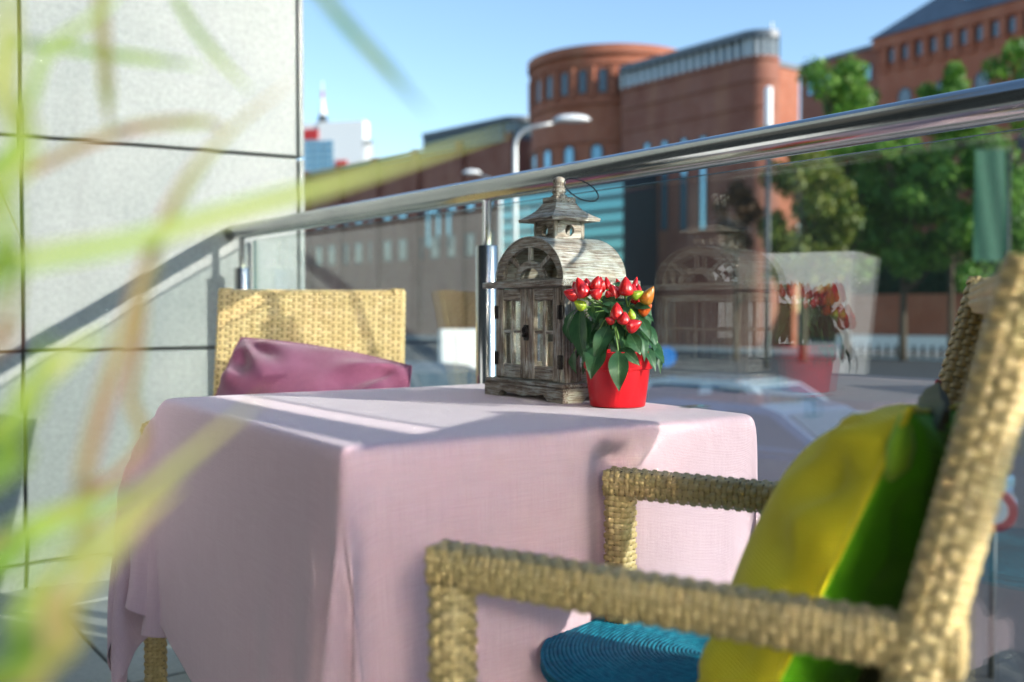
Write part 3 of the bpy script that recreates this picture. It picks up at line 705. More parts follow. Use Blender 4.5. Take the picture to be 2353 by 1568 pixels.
# pyramid roof (slightly hollow slopes), block, finial
ze = zc1 + 0.0002
prof = [(0.0545, 0.0), (0.0555, 0.0055), (0.043, 0.0125), (0.032, 0.0215), (0.0255, 0.030), (0.0225, 0.0355)]
q = MB()
for i, (h, z) in enumerate(prof): q.v += [(-h, -h, ze + z), (h, -h, ze + z), (h, h, ze + z), (-h, h, ze + z)]
for i in range(len(prof) - 1):
    for j in range(4): q.f.append((i * 4 + j, i * 4 + (j + 1) % 4, i * 4 + 4 + (j + 1) % 4, i * 4 + 4 + j)); q.mi.append((0, 1, 0, 1)[j])
q.f += [(3, 2, 1, 0), tuple(len(q.v) - 4 + j for j in range(4))]; q.mi += [0, 0]
q.build('pyramid_roof', [W_X, W_Y], lan)
zt = ze + 0.0357
p = MB(); p.rbox((-.0225, -.0225, zt), (.0225, .0225, zt + 0.0105), .0012); p.build('cap_block', W_X, lan)
zt += 0.0106
fin = [(0.0145, 0), (0.0150, 0.004), (0.0118, 0.006), (0.0115, 0.011), (0.0140, 0.013), (0.0140, 0.0155), (0.0112, 0.0175), (0.0108, 0.021), (0.0132, 0.024), (0.0132, 0.026), (0.0098, 0.029)]
for k in range(1, 11): a = -0.9 + (math.pi / 2 + 0.9) * k / 10; fin.append((max(0.0125 * math.cos(a), 0.0), 0.0395 + 0.0125 * math.sin(a)))
p = MB(); p.lathe([(r_, z_ * 0.76) for r_, z_ in fin], 28, Matrix.Translation((0, 0, zt))); fo = p.build('finial', W_Z, lan, auto=50)
# black wire loop hanging from the finial towards the glass
c0 = Vector((0.012, 0.004, zt + 0.029)); loop = []
dirv = Vector((0.62, 0.72, -0.33)).normalized(); side = Vector((0.5, -0.35, 0.75)).normalized()
for k in range(40):
    a = 2 * math.pi * k / 40; loop.append(c0 + dirv * (0.033 * (1 - math.cos(a))) + Vector((0.05, 0.25, 0.62)).normalized() * (0.0165 * math.sin(a)) + Vector((0, 0, -0.010 * (1 - math.cos(a)) * 0.5)))
p = MB(); p.tube(loop, 0.0013, 8, closed=True); p.build('wire_loop', M_WIRE, lan, smooth=True)
# candle inside
cand = thing('candle', 'cream pillar candle standing inside the wooden lantern', 'candle', LO + lx * 0.020 - ly * 0.012 + Vector((0, 0, 0.0346)), l_rot)
p = MB(); p.lathe([(0.031, 0), (0.0315, 0.002), (0.0312, 0.066), (0.029, 0.070), (0.020, 0.0675), (0, 0.066)], 28); p.build('wax', M_WAX, cand, auto=40)
p = MB(); p.tube([(0, 0, 0.0665), (0.001, 0, 0.074), (0.003, 0, 0.079)], 0.0009, 6); p.build('wick', M_IRON, cand)

# ================================================================== potted ornamental pepper
def c1(cx, cy): return ((1900 + cx / 1.4933) / 1.74076, (650 + cy / 1.4933) / 1.74076)
PB = atz(1419, 934, 0.7535)
PC = Vector((PB.x, PB.y, 0.7535)); 
pot = thing('potted_pepper', 'glossy red plastic pot with a green pepper plant bearing red peppers on the table', 'potted plant', PC)
p = MB(); p.lathe([(0.0, 0.0005), (0.044, 0.0005), (0.0465, 0.002), (0.0472, 0.004), (0.0545, 0.064), (0.0565, 0.0645), (0.0585, 0.0655), (0.0615, 0.092), (0.0628, 0.0935), (0.0622, 0.095), (0.0595, 0.0945), (0.0580, 0.084), (0.0, 0.083)], 56); p.build('pot', M_POT, pot, auto=35)
p = MB(); p.lathe([(0.0578, 0.0835), (0.04, 0.086), (0.0, 0.088)], 24); p.build('soil', M_SOIL, pot, smooth=True)
rp = random.Random(21)
top = PC + Vector((0, 0, 0.088))
def local(q): return q - PC
def bez(a, b, c, n=10): return [a * (1 - t) ** 2 + b * 2 * t * (1 - t) + c * t * t for t in [k / n for k in range(n + 1)]]
trunk_tops = []
p = MB()
for k in range(6):
    a = k * 1.05; t = Vector((0.028 * math.cos(a), 0.028 * math.sin(a), 0.085)); pts = bez(Vector((0.008 * math.cos(a), 0.008 * math.sin(a), 0.084)), Vector((0.012 * math.cos(a), 0.012 * math.sin(a), 0.13)), t + Vector((0, 0, 0.075)), 8); p.tube(pts, [0.0032 - 0.0014 * i / 8 for i in range(9)], 7); trunk_tops.append(pts[-1])
p.build('stem', M_STEM, pot, smooth=True)
def nearest(q): return min(trunk_tops, key=lambda s: (s - q).length)
def leaf(P0, P1, wid, curl=0.18, mat=M_LEAF, fold=0.22):
    d = P1 - P0; Ln = d.length; t = d.normalized()
    out = Vector(((P0.x + P1.x) / 2, (P0.y + P1.y) / 2, 0)); out = out.normalized() if out.length > 1e-4 else Vector((0, -1, 0))
    nrm = (out * 0.8 + Vector((-0.1, -0.75, 0.35)) + Vector((rp.uniform(-.35, .35), rp.uniform(-.2, .2), rp.uniform(-.2, .3)))); nrm = (nrm - t * nrm.dot(t)).normalized(); sd = t.cross(nrm)
    n, m = 9, 6; V = []; UVs = []; tw = rp.uniform(-.35, .35)
    for i in range(n + 1):
        u = i / n; hw = wid / 2 * (math.sin(math.pi * min(1, u * 1.02) ** 0.78) ** 0.9 if 0 < u < 1 else 0.02); hw = max(hw, wid * 0.012)
        c = P0 + d * u + nrm * (curl * Ln * math.sin(math.pi * u) * 0.55 - curl * Ln * 0.25 * u * u)
        a = tw * (u - 0.3); s2 = sd * math.cos(a) + nrm * math.sin(a); n2 = nrm * math.cos(a) - sd * math.sin(a)
        for j in range(m + 1):
            v = j / m * 2 - 1; wav = 0.03 * wid * math.sin(u * 13 + v * 2)
            V.append(c + s2 * (hw * v) + n2 * (hw * fold * (abs(v) ** 1.3) + wav * abs(v))); UVs.append((j / m, u))
    F = [(i * (m + 1) + j, i * (m + 1) + j + 1, (i + 1) * (m + 1) + j + 1, (i + 1) * (m + 1) + j) for i in range(n) for j in range(m)]
    me = bpy.data.meshes.new('leaf'); me.from_pydata(V, [], F); ul = me.uv_layers.new(name='UVMap')
    for lp in me.loops: ul.data[lp.index].uv = UVs[lp.vertex_index]
    me.polygons.foreach_set('use_smooth', [True] * len(me.polygons)); me.materials.append(mat)
    o = bpy.data.objects.new('leaf', me); COL.objects.link(o); o.parent = pot; return o
YP = PC.y
def cp(x, y, dy): return local(at(*c1(x, y), YP + dy))
PXM = 1.0 / (1.4933 * 1.74076) * 1.70 / FPX      # metres per crop pixel at the pot
stems = MB()
def stalk(q, r=0.0011):
    s_ = nearest(q); mid = (s_ + q) / 2 + Vector((0, 0, 0.012)); stems.tube(bez(s_, mid, q, 6), r, 5)
LV = [(630, 870, 655, 1195, 112, -.040), (600, 880, 537, 1022, 56, -.02), (668, 925, 676, 1102, 66, -.045), (800, 975, 712, 1185, 88, -.060), (758, 1090, 688, 1292, 112, -.066),
      (705, 1080, 645, 1197, 52, -.050), (855, 1125, 860, 1366, 104, -.078), (925, 1020, 990, 1152, 74, -.062), (870, 1110, 988, 1215, 64, -.066), (985, 925, 1052, 1062, 56, -.045),
      (1000, 1095, 1082, 1252, 64, -.045), (1035, 1110, 1135, 1205, 74, -.03), (1062, 1050, 1112, 1262, 54, -.02), (1000, 905, 1070, 952, 36, -.03), (762, 800, 850, 862, 74, -.04),
      (950, 858, 1052, 872, 44, -.045), (782, 845, 800, 905, 50, -.045), (592, 1130, 602, 1262, 60, .0), (692, 850, 716, 942, 46, -.045), (828, 722, 876, 748, 40, .02),
      (1010, 960, 1090, 1120, 60, -.01), (900, 1040, 880, 1130, 60, -.05), (700, 1000, 760, 1130, 70, -.03), (560, 930, 575, 1080, 70, .02), (980, 1000, 1015, 1190, 66, -.05),
      (820, 1000, 790, 1090, 50, -.05), (640, 930, 600, 1010, 50, -.02), (900, 900, 960, 930, 40, -.03), (740, 880, 720, 960, 60, -.02), (1040, 990, 1078, 1040, 40, .0)]
for x0, y0, x1, y1, w, dy in LV:
    a, b = cp(x0, y0, dy + 0.012), cp(x1, y1, dy - 0.008); leaf(a, b, w * PXM * 1.12); stalk(a)
for k in range(44):                                             # the rest of the crown, all round
    a = rp.uniform(0, 2 * math.pi); r0 = rp.uniform(0.012, 0.045); zz = rp.uniform(0.125, 0.185); r1 = r0 + rp.uniform(0.02, 0.045)
    if math.sin(a) < -0.25: r1 = min(r1, 0.050); r0 *= 0.7
    P0 = Vector((r0 * math.cos(a), r0 * math.sin(a), zz)); P1 = Vector((r1 * math.cos(a + rp.uniform(-.4, .4)), r1 * math.sin(a), zz - rp.uniform(0.02, 0.075))); leaf(P0, P1, rp.uniform(0.016, 0.032)); stalk(P0)
def pepper(P0, P1, wid, mat, kind=None):
    d = P1 - P0; Ln = d.length; t = d.normalized(); a = t.orthogonal().normalized(); b = t.cross(a); M = frame(a, b, t, P0)
    rr = wid / 2; prof = [(0.0, 0.03)] + [(rr * f, z) for f, z in ((0.45, 0.0), (0.80, 0.05), (0.97, 0.15), (1.0, 0.27), (0.93, 0.42), (0.76, 0.60), (0.52, 0.77), (0.28, 0.90), (0.11, 0.97))] + [(0.0, 1.0)]
    bend = a * rp.uniform(-.06, .06) + b * rp.uniform(-.06, .06)
    q = MB(); q.lathe([(r, z * Ln) for r, z in prof], 18, M)
    q.v = [tuple(Vector(v) + bend * ((Vector(v) - P0).dot(t) ** 2 / Ln)) for v in q.v]
    o = q.build('pepper', mat, pot, smooth=True)
    q = MB(); q.lathe([(0.0012, -0.0035), (0.0022, -0.001), (rr * 0.55, -0.0006 + Ln * 0.01), (rr * 0.66, Ln * 0.055)], 10, M); q.build('calyx', M_STEM, o, smooth=True)
    stalk(P0 - t * 0.003, 0.0014)
PP = [(652, 808, 614, 686, 84, -.050, M_PRED), (672, 765, 664, 690, 54, -.030, M_PRED), (712, 765, 742, 679, 66, -.045, M_PRED), (706, 806, 756, 748, 66, -.058, M_PRED), (612, 800, 528, 772, 72, -.045, M_PRED), (606, 775, 592, 710, 44, -.02, M_PRED),
      (752, 775, 764, 704, 44, -.02, M_PRED), (845, 808, 803, 730, 66, -.035, M_PRED), (900, 796, 906, 682, 80, -.052, M_PRED), (940, 806, 1006, 768, 52, -.045, M_PGREEN), (1008, 846, 1064, 738, 70, -.045, M_POLIVE),
      (985, 905, 1058, 850, 58, -.04, M_PORANGE), (950, 850, 985, 772, 56, -.02, M_PRED), (848, 938, 848, 836, 72, -.068, M_PRED), (885, 966, 896, 893, 68, -.074, M_PRED), (828, 954, 779, 928, 46, -.066, M_PRED),
      (905, 990, 997, 954, 76, -.074, M_PRED), (940, 936, 928, 876, 44, -.058, M_PGREEN), (655, 868, 590, 832, 58, -.045, M_PGREEN), (800, 800, 786, 766, 38, -.04, M_PRED), (640, 790, 690, 735, 50, -.01, M_PRED), (900, 770, 960, 745, 50, .01, M_PRED), (1000, 870, 1010, 800, 44, .0, M_PRED)]
for x0, y0, x1, y1, w, dy, m in PP: pepper(cp(x0, y0, dy + .004), cp(x1, y1, dy - .002), w * PXM * 1.12, m)
for k in range(8):
    a = rp.uniform(0.2, math.pi - .2); r = rp.uniform(.02, .05); q = Vector((r * math.cos(a), r * math.sin(a), rp.uniform(.185, .20))); pepper(q, q + Vector((rp.uniform(-.008, .008), .004, rp.uniform(.02, .03))), .013, M_PRED)
stems.build('stalk', M_STEM, pot, smooth=True)
# ================================================================== woven armchairs
def rr_section(h, r, n):       # n points round a rounded square, with outward normals
    out = []; st = 2 * (h - r); q = math.pi / 2 * r; per = 4 * (st + q)
    for k in range(n):
        s_ = (k / n) * per; seg = int(s_ // (st + q)); u = s_ - seg * (st + q); a0 = seg * math.pi / 2
        if u < st: p_ = (h, -h + r + u); nn = (1.0, 0.0)
        else:
            a = (u - st) / r; p_ = (h - r + r * math.cos(a), h - r + r * math.sin(a)); nn = (math.cos(a), math.sin(a))
        c, s2 = math.cos(a0), math.sin(a0)
        out.append(((p_[0] * c - p_[1] * s2, p_[0] * s2 + p_[1] * c), (nn[0] * c - nn[1] * s2, nn[0] * s2 + nn[1] * c)))
    return out
NL = 12
RIB = ((-0.5, -0.0004), (-0.30, 0.0007), (0.0, 0.0004), (0.30, 0.0007), (0.5, -0.0004))
_ring = {}
AMP = 0.0023
def ring_mesh_for(h, pitch, phase):
    key = (round(h, 4), round(pitch, 5), phase)
    if key not in _ring:
        sec = rr_section(h, h * 0.6, NL * 4); q = MB(); P_ = []
        for x, dz in RIB:
            row = []
            for k, ((px, py), (ax, ay)) in enumerate(sec):
                off = 0.0020 + AMP * math.cos(math.pi * (k / 4.0) + math.pi * phase) + dz
                row.append((px + ax * off, py + ay * off, x * pitch * 0.92))
            P_.append(row)
        q.grid(P_[::-1], wrap=True); _ring[key] = q.mesh('strand', M_WICKER, True)
    return _ring[key]
def tube_frame(p0, p1, side):
    t = (p1 - p0).normalized(); x = (side - t * side.dot(t)).normalized(); y = t.cross(x); return x, y, t
def woven_tube(parent, name, p0, p1, h, side, split, joined, cap0=False, cap1=False, pitch=0.0078):
    x, y, t = tube_frame(p0, p1, side); L = (p1 - p0).length; n = max(2, int(round(L / pitch))); pt = L / n
    core = MB(); M = frame(x, y, t, p0); hc = h - 0.0012
    core.prism([v for v, _ in rr_section(hc, hc * 0.58, 24)], M, L); part = core.build(name, M_CORE, parent, auto=40)
    jm = joined if joined is not None else MB()
    sec = rr_section(h, h * 0.6, NL * 4)
    for j in range(NL):                                          # lengthwise strands
        P_ = []
        for i in range(n * 2 + 1):
            off = 0.0010 - AMP * math.cos(math.pi * j + math.pi * (i / 2.0 - 0.5)); row = []
            for dk, e in ((-1.45, -.0005), (-0.7, .0003), (0, .0001), (0.7, .0003), (1.45, -.0005)):
                kk = (j * 4 + dk) % (NL * 4); k0 = int(kk) % (NL * 4); f = kk - int(kk); a, b = sec[k0], sec[(k0 + 1) % (NL * 4)]
                px = a[0][0] * (1 - f) + b[0][0] * f; py = a[0][1] * (1 - f) + b[0][1] * f; ax = a[1][0] * (1 - f) + b[1][0] * f; ay = a[1][1] * (1 - f) + b[1][1] * f
                row.append(M @ Vector((px + ax * (off + e), py + ay * (off + e), i / 2.0 * pt)))
            P_.append(row)
        jm.grid(P_)
    for i in range(n):
        me = ring_mesh_for(h, pitch, i % 2); R_ = M @ Matrix.Translation((0, 0, (i + 0.5) * pt)) @ Matrix.Scale(pt / pitch, 4, (0, 0, 1))
        if split: inst('strand', me, part, R_)
        else: jm.add([R_ @ v.co for v in me.vertices], [tuple(f.vertices) for f in me.polygons])
    for flag, q, sgn in ((cap0, p0, -1), (cap1, p1, 1)):
        if flag:                                                 # woven end: short strips over the end face
            for r_ in range(5):
                for c_ in range(5):
                    u, v = (r_ - 2) * h * 0.4, (c_ - 2) * h * 0.4; up = (r_ + c_) % 2; du = h * (0.19 if up else 0.26); dv = h * (0.26 if up else 0.19)
                    cc = q + x * u + y * v + t * sgn * (0.0012 + 0.0008 * up); jm.box(cc, (du * 2, dv * 2, 0.003), frame(x, y, t).to_3x3())
    if joined is None: stuff(jm.build('weave', M_WICKER, part, smooth=True))
    return part
def woven_panel(parent, name, BL, BR, TR, TL, split, pa=0.0095, pb=0.0105, th=0.004, nsign=1, bow=0.0, ua=0.86):
    W = ((BR - BL).length + (TR - TL).length) / 2; H = ((TL - BL).length + (TR - BR).length) / 2
    na, nb = int(W / pa), int(H / pb); na -= na % 2; nb -= nb % 2
    nrm = ((BR - BL).cross(TL - BL)).normalized() * nsign
    def S_(u, v, o): return (BL * (1 - u) + BR * u) * (1 - v) + (TL * (1 - u) + TR * u) * v + nrm * (o - bow * (1 - (2 * u - 1) ** 2) * 4 * v * (1 - v))
    core = MB(); core.grid([[S_(u / 4, v / 4, -0.0004) for v in range(5)] for u in range(5)]); part = core.build(name, M_CORE, parent)
    jm = MB(); amp = 0.0021
    for i in range(na):                                         # uprights
        q = MB() if split else jm; uc = (i + .5) / na; P_ = []
        for k in range(nb * 2 + 1):
            off = amp * math.cos(math.pi * i + math.pi * (k / 2.0 - .5)); P_.append([S_(uc + dx * ua / na, k / 2.0 / nb, off + e) for dx, e in ((-.5, -.0006), (-.2, .0004), (.2, .0004), (.5, -.0006))])
        q.grid(P_)
        if split: q.build('strand', M_WICKER, part, smooth=True)
    for j in range(nb):                                         # cross strands
        q = MB() if split else jm; vc = (j + .5) / nb; P_ = []
        for k in range(na * 2 + 1):
            off = -amp * math.cos(math.pi * j + math.pi * (k / 2.0 - .5)); P_.append([S_(k / 2.0 / na, vc + dx * .99 / nb, off + e) for dx, e in ((.5, -.0006), (.2, .0004), (-.2, .0004), (-.5, -.0006))])
        q.grid(P_)
        if split: q.build('strand', M_WICKER, part, smooth=True)
    if not split: stuff(jm.build('weave', M_WICKER, part, smooth=True))
    return part
Zv = Vector((0, 0, 1))
def chair(label, FLp, FRp, RLp, RRp, TLp, TRp, split, h=0.0168, arm_z=0.69, ext=0.020, seat_z=0.44):
    """corner plan points: FL/FR front feet, RL/RR rear posts at arm height, TL/TR top of back"""
    o = (FLp + FRp + RLp + RRp) / 4; o.z = 0
    root = thing('wicker_armchair', label, 'armchair', o, 0, 'woven armchairs at the table')
    l = lambda p, z: Vector((p.x - o.x, p.y - o.y, z))
    tot = TLp.z
    side = (FRp - FLp).normalized()
    az = arm_z - h
    for i, (f, r, tp, near) in enumerate(((FLp, RLp, TLp, split[0]), (FRp, RRp, TRp, split[1]))):
        d = (r - f); d.z = 0; dn = d.normalized()
        woven_tube(root, 'armrest', l(f - dn * h, az), l(r + dn * ext, az), h, Zv, near, None, True, True)
        woven_tube(root, 'front_leg', l(f, 0.004), l(f, az - h + 0.001), h, dn, False, None)
        lean = (tp - r); lean = Vector((lean.x, lean.y, 0)) / (tot - arm_z)
        b0 = r - lean * (arm_z - 0.38)
        woven_tube(root, 'rear_leg', l(b0 + dn * 0.02, 0.004), l(b0, 0.38), h, dn, False, None)
        woven_tube(root, 'back_post', l(b0, 0.38), l(tp, tot), h, dn, near, None, False, True)
    lean = ((TLp + TRp) - (RLp + RRp)) / 2; lean = Vector((lean.x, lean.y, 0)) / (tot - arm_z)
    sR = RLp - lean * (arm_z - seat_z); sR2 = RRp - lean * (arm_z - seat_z)
    hs = 0.018
    for a, b in ((FLp, FRp), (FLp, sR), (FRp, sR2), (sR, sR2)):
        dd = (b - a); dd.z = 0; dd.normalize(); woven_tube(root, 'seat_rail', l(a, seat_z - 0.02) + dd * h, l(b, seat_z - 0.02) - dd * h, hs, Zv, False, None, pitch=0.009)
    woven_panel(root, 'seat', l(FLp, seat_z), l(FRp, seat_z), l(sR2, seat_z), l(sR, seat_z), False, 0.011, 0.011)
    BLq = RLp - lean * (arm_z - seat_z); BRq = RRp - lean * (arm_z - seat_z); sd = (TRp - TLp); sd.z = 0; sd.normalize()
    return root, l, (BLq, BRq, sd, lean)
# --- near chair (seen from its side); its left is nearest the camera when it faces the table
nf, ff, nr = Vector((NF.x, NF.y, 0)), Vector((FF.x, FF.y, 0)), Vector((NR.x, NR.y, 0))
TT = at(2378, 645, 0.715); zt_ = 0.948; tn = Vector((TT.x, TT.y, zt_)); tf0 = at(2262, 655, 1.30); tf = Vector((tf0.x, tf0.y, zt_))
fr = tf - (tn - nr) - Vector((0.05, 0.11, 0)); fr.z = 0
ch1, l1, inf1 = chair('wicker armchair with a yellow and green cushion standing against the pink cloth', nf, ff, nr, fr, tn, tf, (True, False))
BLq, BRq, sd, lean = inf1
hh = 0.0168
# near chair: the panel between its posts (front side towards the table), and the top rail
a0 = l1(BLq, 0.45) + sd * hh; b0 = l1(BRq, 0.45) - sd * hh; a1 = l1(tn, zt_ - .03) + sd * hh; b1 = l1(tf, zt_ - .03) - sd * hh
woven_panel(ch1, 'backrest', a0, b0, b1, a1, False, 0.0095, 0.0105, bow=-0.04)
woven_tube(ch1, 'top_rail', l1(tn, zt_ - .017) + sd * hh, l1(tf, zt_ - .017) - sd * hh, 0.016, Zv, False, None)
# --- far chair behind the table
bl, br = atz(505, 668, 0.0), None
kL, kR = (508 - 1176.5) / FPX, (909 - 1176.5) / FPX
yl_, yr_ = 2.54, 2.60
RL2, RR2 = Vector((kL * yl_, yl_, 0)), Vector((kR * yr_, yr_, 0))
zt2 = 0.969
T2a, T2b = RL2 + Vector((0.0, 0.055, zt2)), RR2 + Vector((0.0, 0.055, zt2))
RL2b, RR2b = RL2, RR2
FL2 = atz(352, 972, 0.69); FL2 = Vector((FL2.x, FL2.y, 0)); FR2 = RR2 + Vector((0.02, -0.35, 0))
ch2, l2, inf2 = chair('wicker armchair with a magenta cushion between the table and the granite wall', FL2, FR2, RL2, RR2, T2a, T2b, (False, False), ext=0.0)
BLq, BRq, sd2, lean2 = inf2
a0 = l2(BLq, 0.46) - Vector((0, .0225, 0)) - sd2 * .012; b0 = l2(BRq, 0.46) - Vector((0, .0225, 0)) + sd2 * .012; a1 = l2(T2a, zt2 - .004) - Vector((0, .0225, 0)) - sd2 * .012; b1 = l2(T2b, zt2 - .004) - Vector((0, .0225, 0)) + sd2 * .012
woven_panel(ch2, 'backrest', a0, b0, b1, a1, True, 0.0250, 0.0084, ua=0.36)
woven_tube(ch2, 'top_rail', l2(T2a, zt2 - .017) + sd2 * hh, l2(T2b, zt2 - .017) - sd2 * hh, 0.016, Zv, False, None)

# ================================================================== cushions
def pillow_mesh(name, w, hgt, t, mats, seed, pinch=0.10, wr=0.006, sides=(1, -1), n=44, slump=0.0, expo=1.05):
    rg = random.Random(seed); out = []
    ph_ = [rg.uniform(0, 6.28) for _ in range(8)]
    for sgn in sides:
        V = []; UV = []
        for i in range(n + 1):
            for j in range(n + 1):
                u, v = i / n * 2 - 1, j / n * 2 - 1
                x = u * w / 2 * (1 - pinch * (1 - v * v) * abs(u) ** 3); y = v * hgt / 2 * (1 - pinch * (1 - u * u) * abs(v) ** 3)
                e = max(0.0, (1 - u ** 2)) ** 0.55 * max(0.0, (1 - v ** 2)) ** 0.55
                z = t / 2 * e ** expo
                for (cx, cy) in ((-1, -1), (1, -1), (1, 1), (-1, 1)):   # creases that run out of the corners
                    dx, dy = u - cx, v - cy; r_ = math.hypot(dx, dy); a = math.atan2(dy, dx)
                    z += wr * math.sin(a * 11 + ph_[(cx > 0) + 2 * (cy > 0)]) * math.exp(-((r_ - 0.42) / 0.33) ** 2) * min(1, e * 3)
                z += wr * 1.3 * noise.noise(Vector((u * 1.7 + ph_[4], v * 1.7 + ph_[5], sgn * 3.0 + seed))) * min(1, e * 2)
                z += wr * 0.7 * math.sin(v * 15 + 2.5 * u + ph_[6]) * math.exp(-((abs(u) - 0.9) / 0.2) ** 2) * min(1, e * 4)
                y -= slump * e * hgt
                V.append(Vector((x, y, sgn * max(z, 0.0)))); UV.append((i / n, j / n))
        F = [(i * (n + 1) + j, (i + 1) * (n + 1) + j, (i + 1) * (n + 1) + j + 1, i * (n + 1) + j + 1)[::sgn] for i in range(n) for j in range(n)]
        out.append((V, F, UV))
    return out
def make_cover(name, data, mat, parent):
    V, F, UV = data; me = bpy.data.meshes.new(name); me.from_pydata(V, [], F); ul = me.uv_layers.new(name='UVMap')
    li = [0] * len(me.loops); me.loops.foreach_get('vertex_index', li); ul.data.foreach_set('uv', [c for k in li for c in UV[k]])
    me.polygons.foreach_set('use_smooth', [True] * len(me.polygons)); me.materials.append(mat)
    o = bpy.data.objects.new(name, me); COL.objects.link(o); o.parent = parent; return o
def seam(w, hgt, pinch, parent, mat, r=0.0028, slump=0, name='piping'):
    pts = []
    for k in range(100):
        s_ = k / 25.0; e = int(s_); f = (s_ - e) * 2 - 1; u, v = ((f, -1), (1, f), (-f, 1), (-1, -f))[e]
        pts.append((u * w / 2 * (1 - pinch * (1 - v * v) * abs(u) ** 3), v * hgt / 2 * (1 - pinch * (1 - u * u) * abs(v) ** 3), 0))
    p = MB(); p.tube(pts, r, 6, closed=True); return p.build(name, mat, parent, smooth=True)
# yellow / green cushion leaning on the near chair's back
bdir = (nr - nf).normalized(); wdir = Vector((-bdir.y, bdir.x, 0))
top_c = at(2112, 985, 0.80); bot_c = at(1835, 1545, 0.835)
upv = (top_c - bot_c); Lh = upv.length; upv.normalize()
Hy = 0.40
wd = (wdir - upv * wdir.dot(upv)).normalized(); nv = wd.cross(upv)       # nv: cushion front normal
if nv.dot(bdir) > 0: nv = -nv
Wy = 0.33
cy_ = top_c - upv * (Hy / 2 - 0.012) + wd * (Wy / 2 - 0.006) + nv * 0.012
xw = wd if wd.cross(upv).dot(nv) > 0 else -wd
yel = thing('throw_cushion', 'plump yellow cushion with a bright green back leaning on the near chair', 'cushion', cy_, 0, 'throw cushions on the chairs'); yel.matrix_basis = frame(xw, upv, nv, cy_)
f_, b_ = pillow_mesh('c', Wy, Hy, 0.205, None, 5, 0.03, 0.012, expo=0.85)
make_cover('front_cover', f_, M_YELLOW, yel); b_ = pillow_mesh('c', Wy, Hy, 0.13, None, 9, 0.03, 0.007, (-1,), expo=0.6)[0]; make_cover('back_cover', b_, M_GREEN, yel)
p = MB(); sgx = -1 if xw.dot(wdir) > 0 else 1; q0 = Vector((sgx * (Wy / 2 - .008), Hy / 2 - .02, -0.004))
p.tube([q0 + Vector((0, .012, .006)), q0 + Vector((sgx * .006, -.01, -.002)), q0 + Vector((sgx * .006, -.025, -.006)), q0 + Vector((sgx * .002, -.040, -.004))], [.005, .011, .010, .004], 10); p.build('corner_tuft', M_LIME, yel, smooth=True)
seam(Wy, Hy, 0.03, yel, M_YELLOW)
# darker cushion behind it
tipo = at(2180, 886, 1.13); pd = (tf - tn); pd.z = 0; pd.normalize(); pu = (tn - Vector((nr.x, nr.y, 0.69))).normalized(); pu = (pu - pd * pu.dot(pd)).normalized(); po_ = pd.cross(pu)
if po_.dot(bdir) > 0: po_ = -po_
oc = tipo - pu * 0.185 - pd * 0.165 + po_ * 0.012
ol = thing('throw_cushion', 'dark olive cushion wedged behind the yellow one', 'cushion', oc, 0, 'throw cushions on the chairs'); 
xo = pd if pd.cross(pu).dot(po_) > 0 else -pd; ol.matrix_basis = frame(xo, pu, po_, oc)
f_, b_ = pillow_mesh('c', 0.34, 0.38, 0.07, None, 31, 0.03, 0.006); make_cover('front_cover', f_, M_OLIVE, ol); make_cover('back_cover', b_, M_OLIVE, ol)
p = MB(); so = 1 if (xo - pd).length < .1 else -1; p.rbox((so * 0.150 - .008, 0.176, -0.003), (so * 0.150 + .008, 0.189, 0.003), .001); p.build('fabric_tag', M_TAG, ol)
# round braided seat pad, built ring by ring
pc = atz(1618, 1522, 0.462)
pad = thing('seat_pad', 'round turquoise braided seat pad on the near wicker armchair', 'seat pad', Vector((pc.x, pc.y, 0.447)))
RP = 0.212; nr_ = 38
prof = [(0.0, 0.0)]
p = MB(); p.lathe([(0.0, 0.0005), (RP - .008, 0.0005), (RP, 0.010), (RP - .004, 0.014), (0.0, 0.016)], 64); p.build('pad_base', M_TEAL, pad, auto=40)
for k in range(nr_):
    r_ = RP - 0.0055 * (k + 0.5); z_ = 0.0185 + 0.010 * min(1, (k + 1) / 7.0) ** 0.6 - 0.0035 * max(0, (k - 25) / 12.0)
    if r_ < 0.004: break
    p = MB(); nn = max(16, int(r_ * 420)); pts = [(r_ * math.cos(2 * math.pi * i / nn), r_ * math.sin(2 * math.pi * i / nn), z_ + 0.0003 * math.sin(i * 2.1)) for i in range(nn)]
    p.tube(pts, 0.0031, 6, closed=True); p.build('braid_ring', M_TEAL, pad, smooth=True)
# magenta cushion on the far chair
pw_, phh = 0.44, 0.37
tl_, tr_ = at(545, 783, 2.43), at(930, 848, 2.36)
ctr = (at(697, 900, 2.36)); ctr.z = 0.65
pm = thing('throw_cushion', 'magenta corduroy cushion slumped on the chair by the granite wall', 'cushion', ctr, 0, 'throw cushions on the chairs')
xdir = (tr_ - tl_).normalized(); upd = Vector((0.0, 0.42, 0.9)); upd = (upd - xdir * upd.dot(xdir)).normalized(); pm.matrix_basis = frame(xdir, upd, xdir.cross(upd), ctr)
f_, b_ = pillow_mesh('c', pw_, phh, 0.20, None, 14, -0.06, 0.015, expo=0.9); make_cover('front_cover', f_, M_PURPLE, pm); make_cover('back_cover', b_, M_PURPLE, pm)
seam(pw_, phh, -0.06, pm, M_PURPLE)
p = MB(); p.rbox((0.205, 0.105, -0.002), (0.228, 0.118, 0.002), .0008); p.build('fabric_tag', M_TAG, pm)
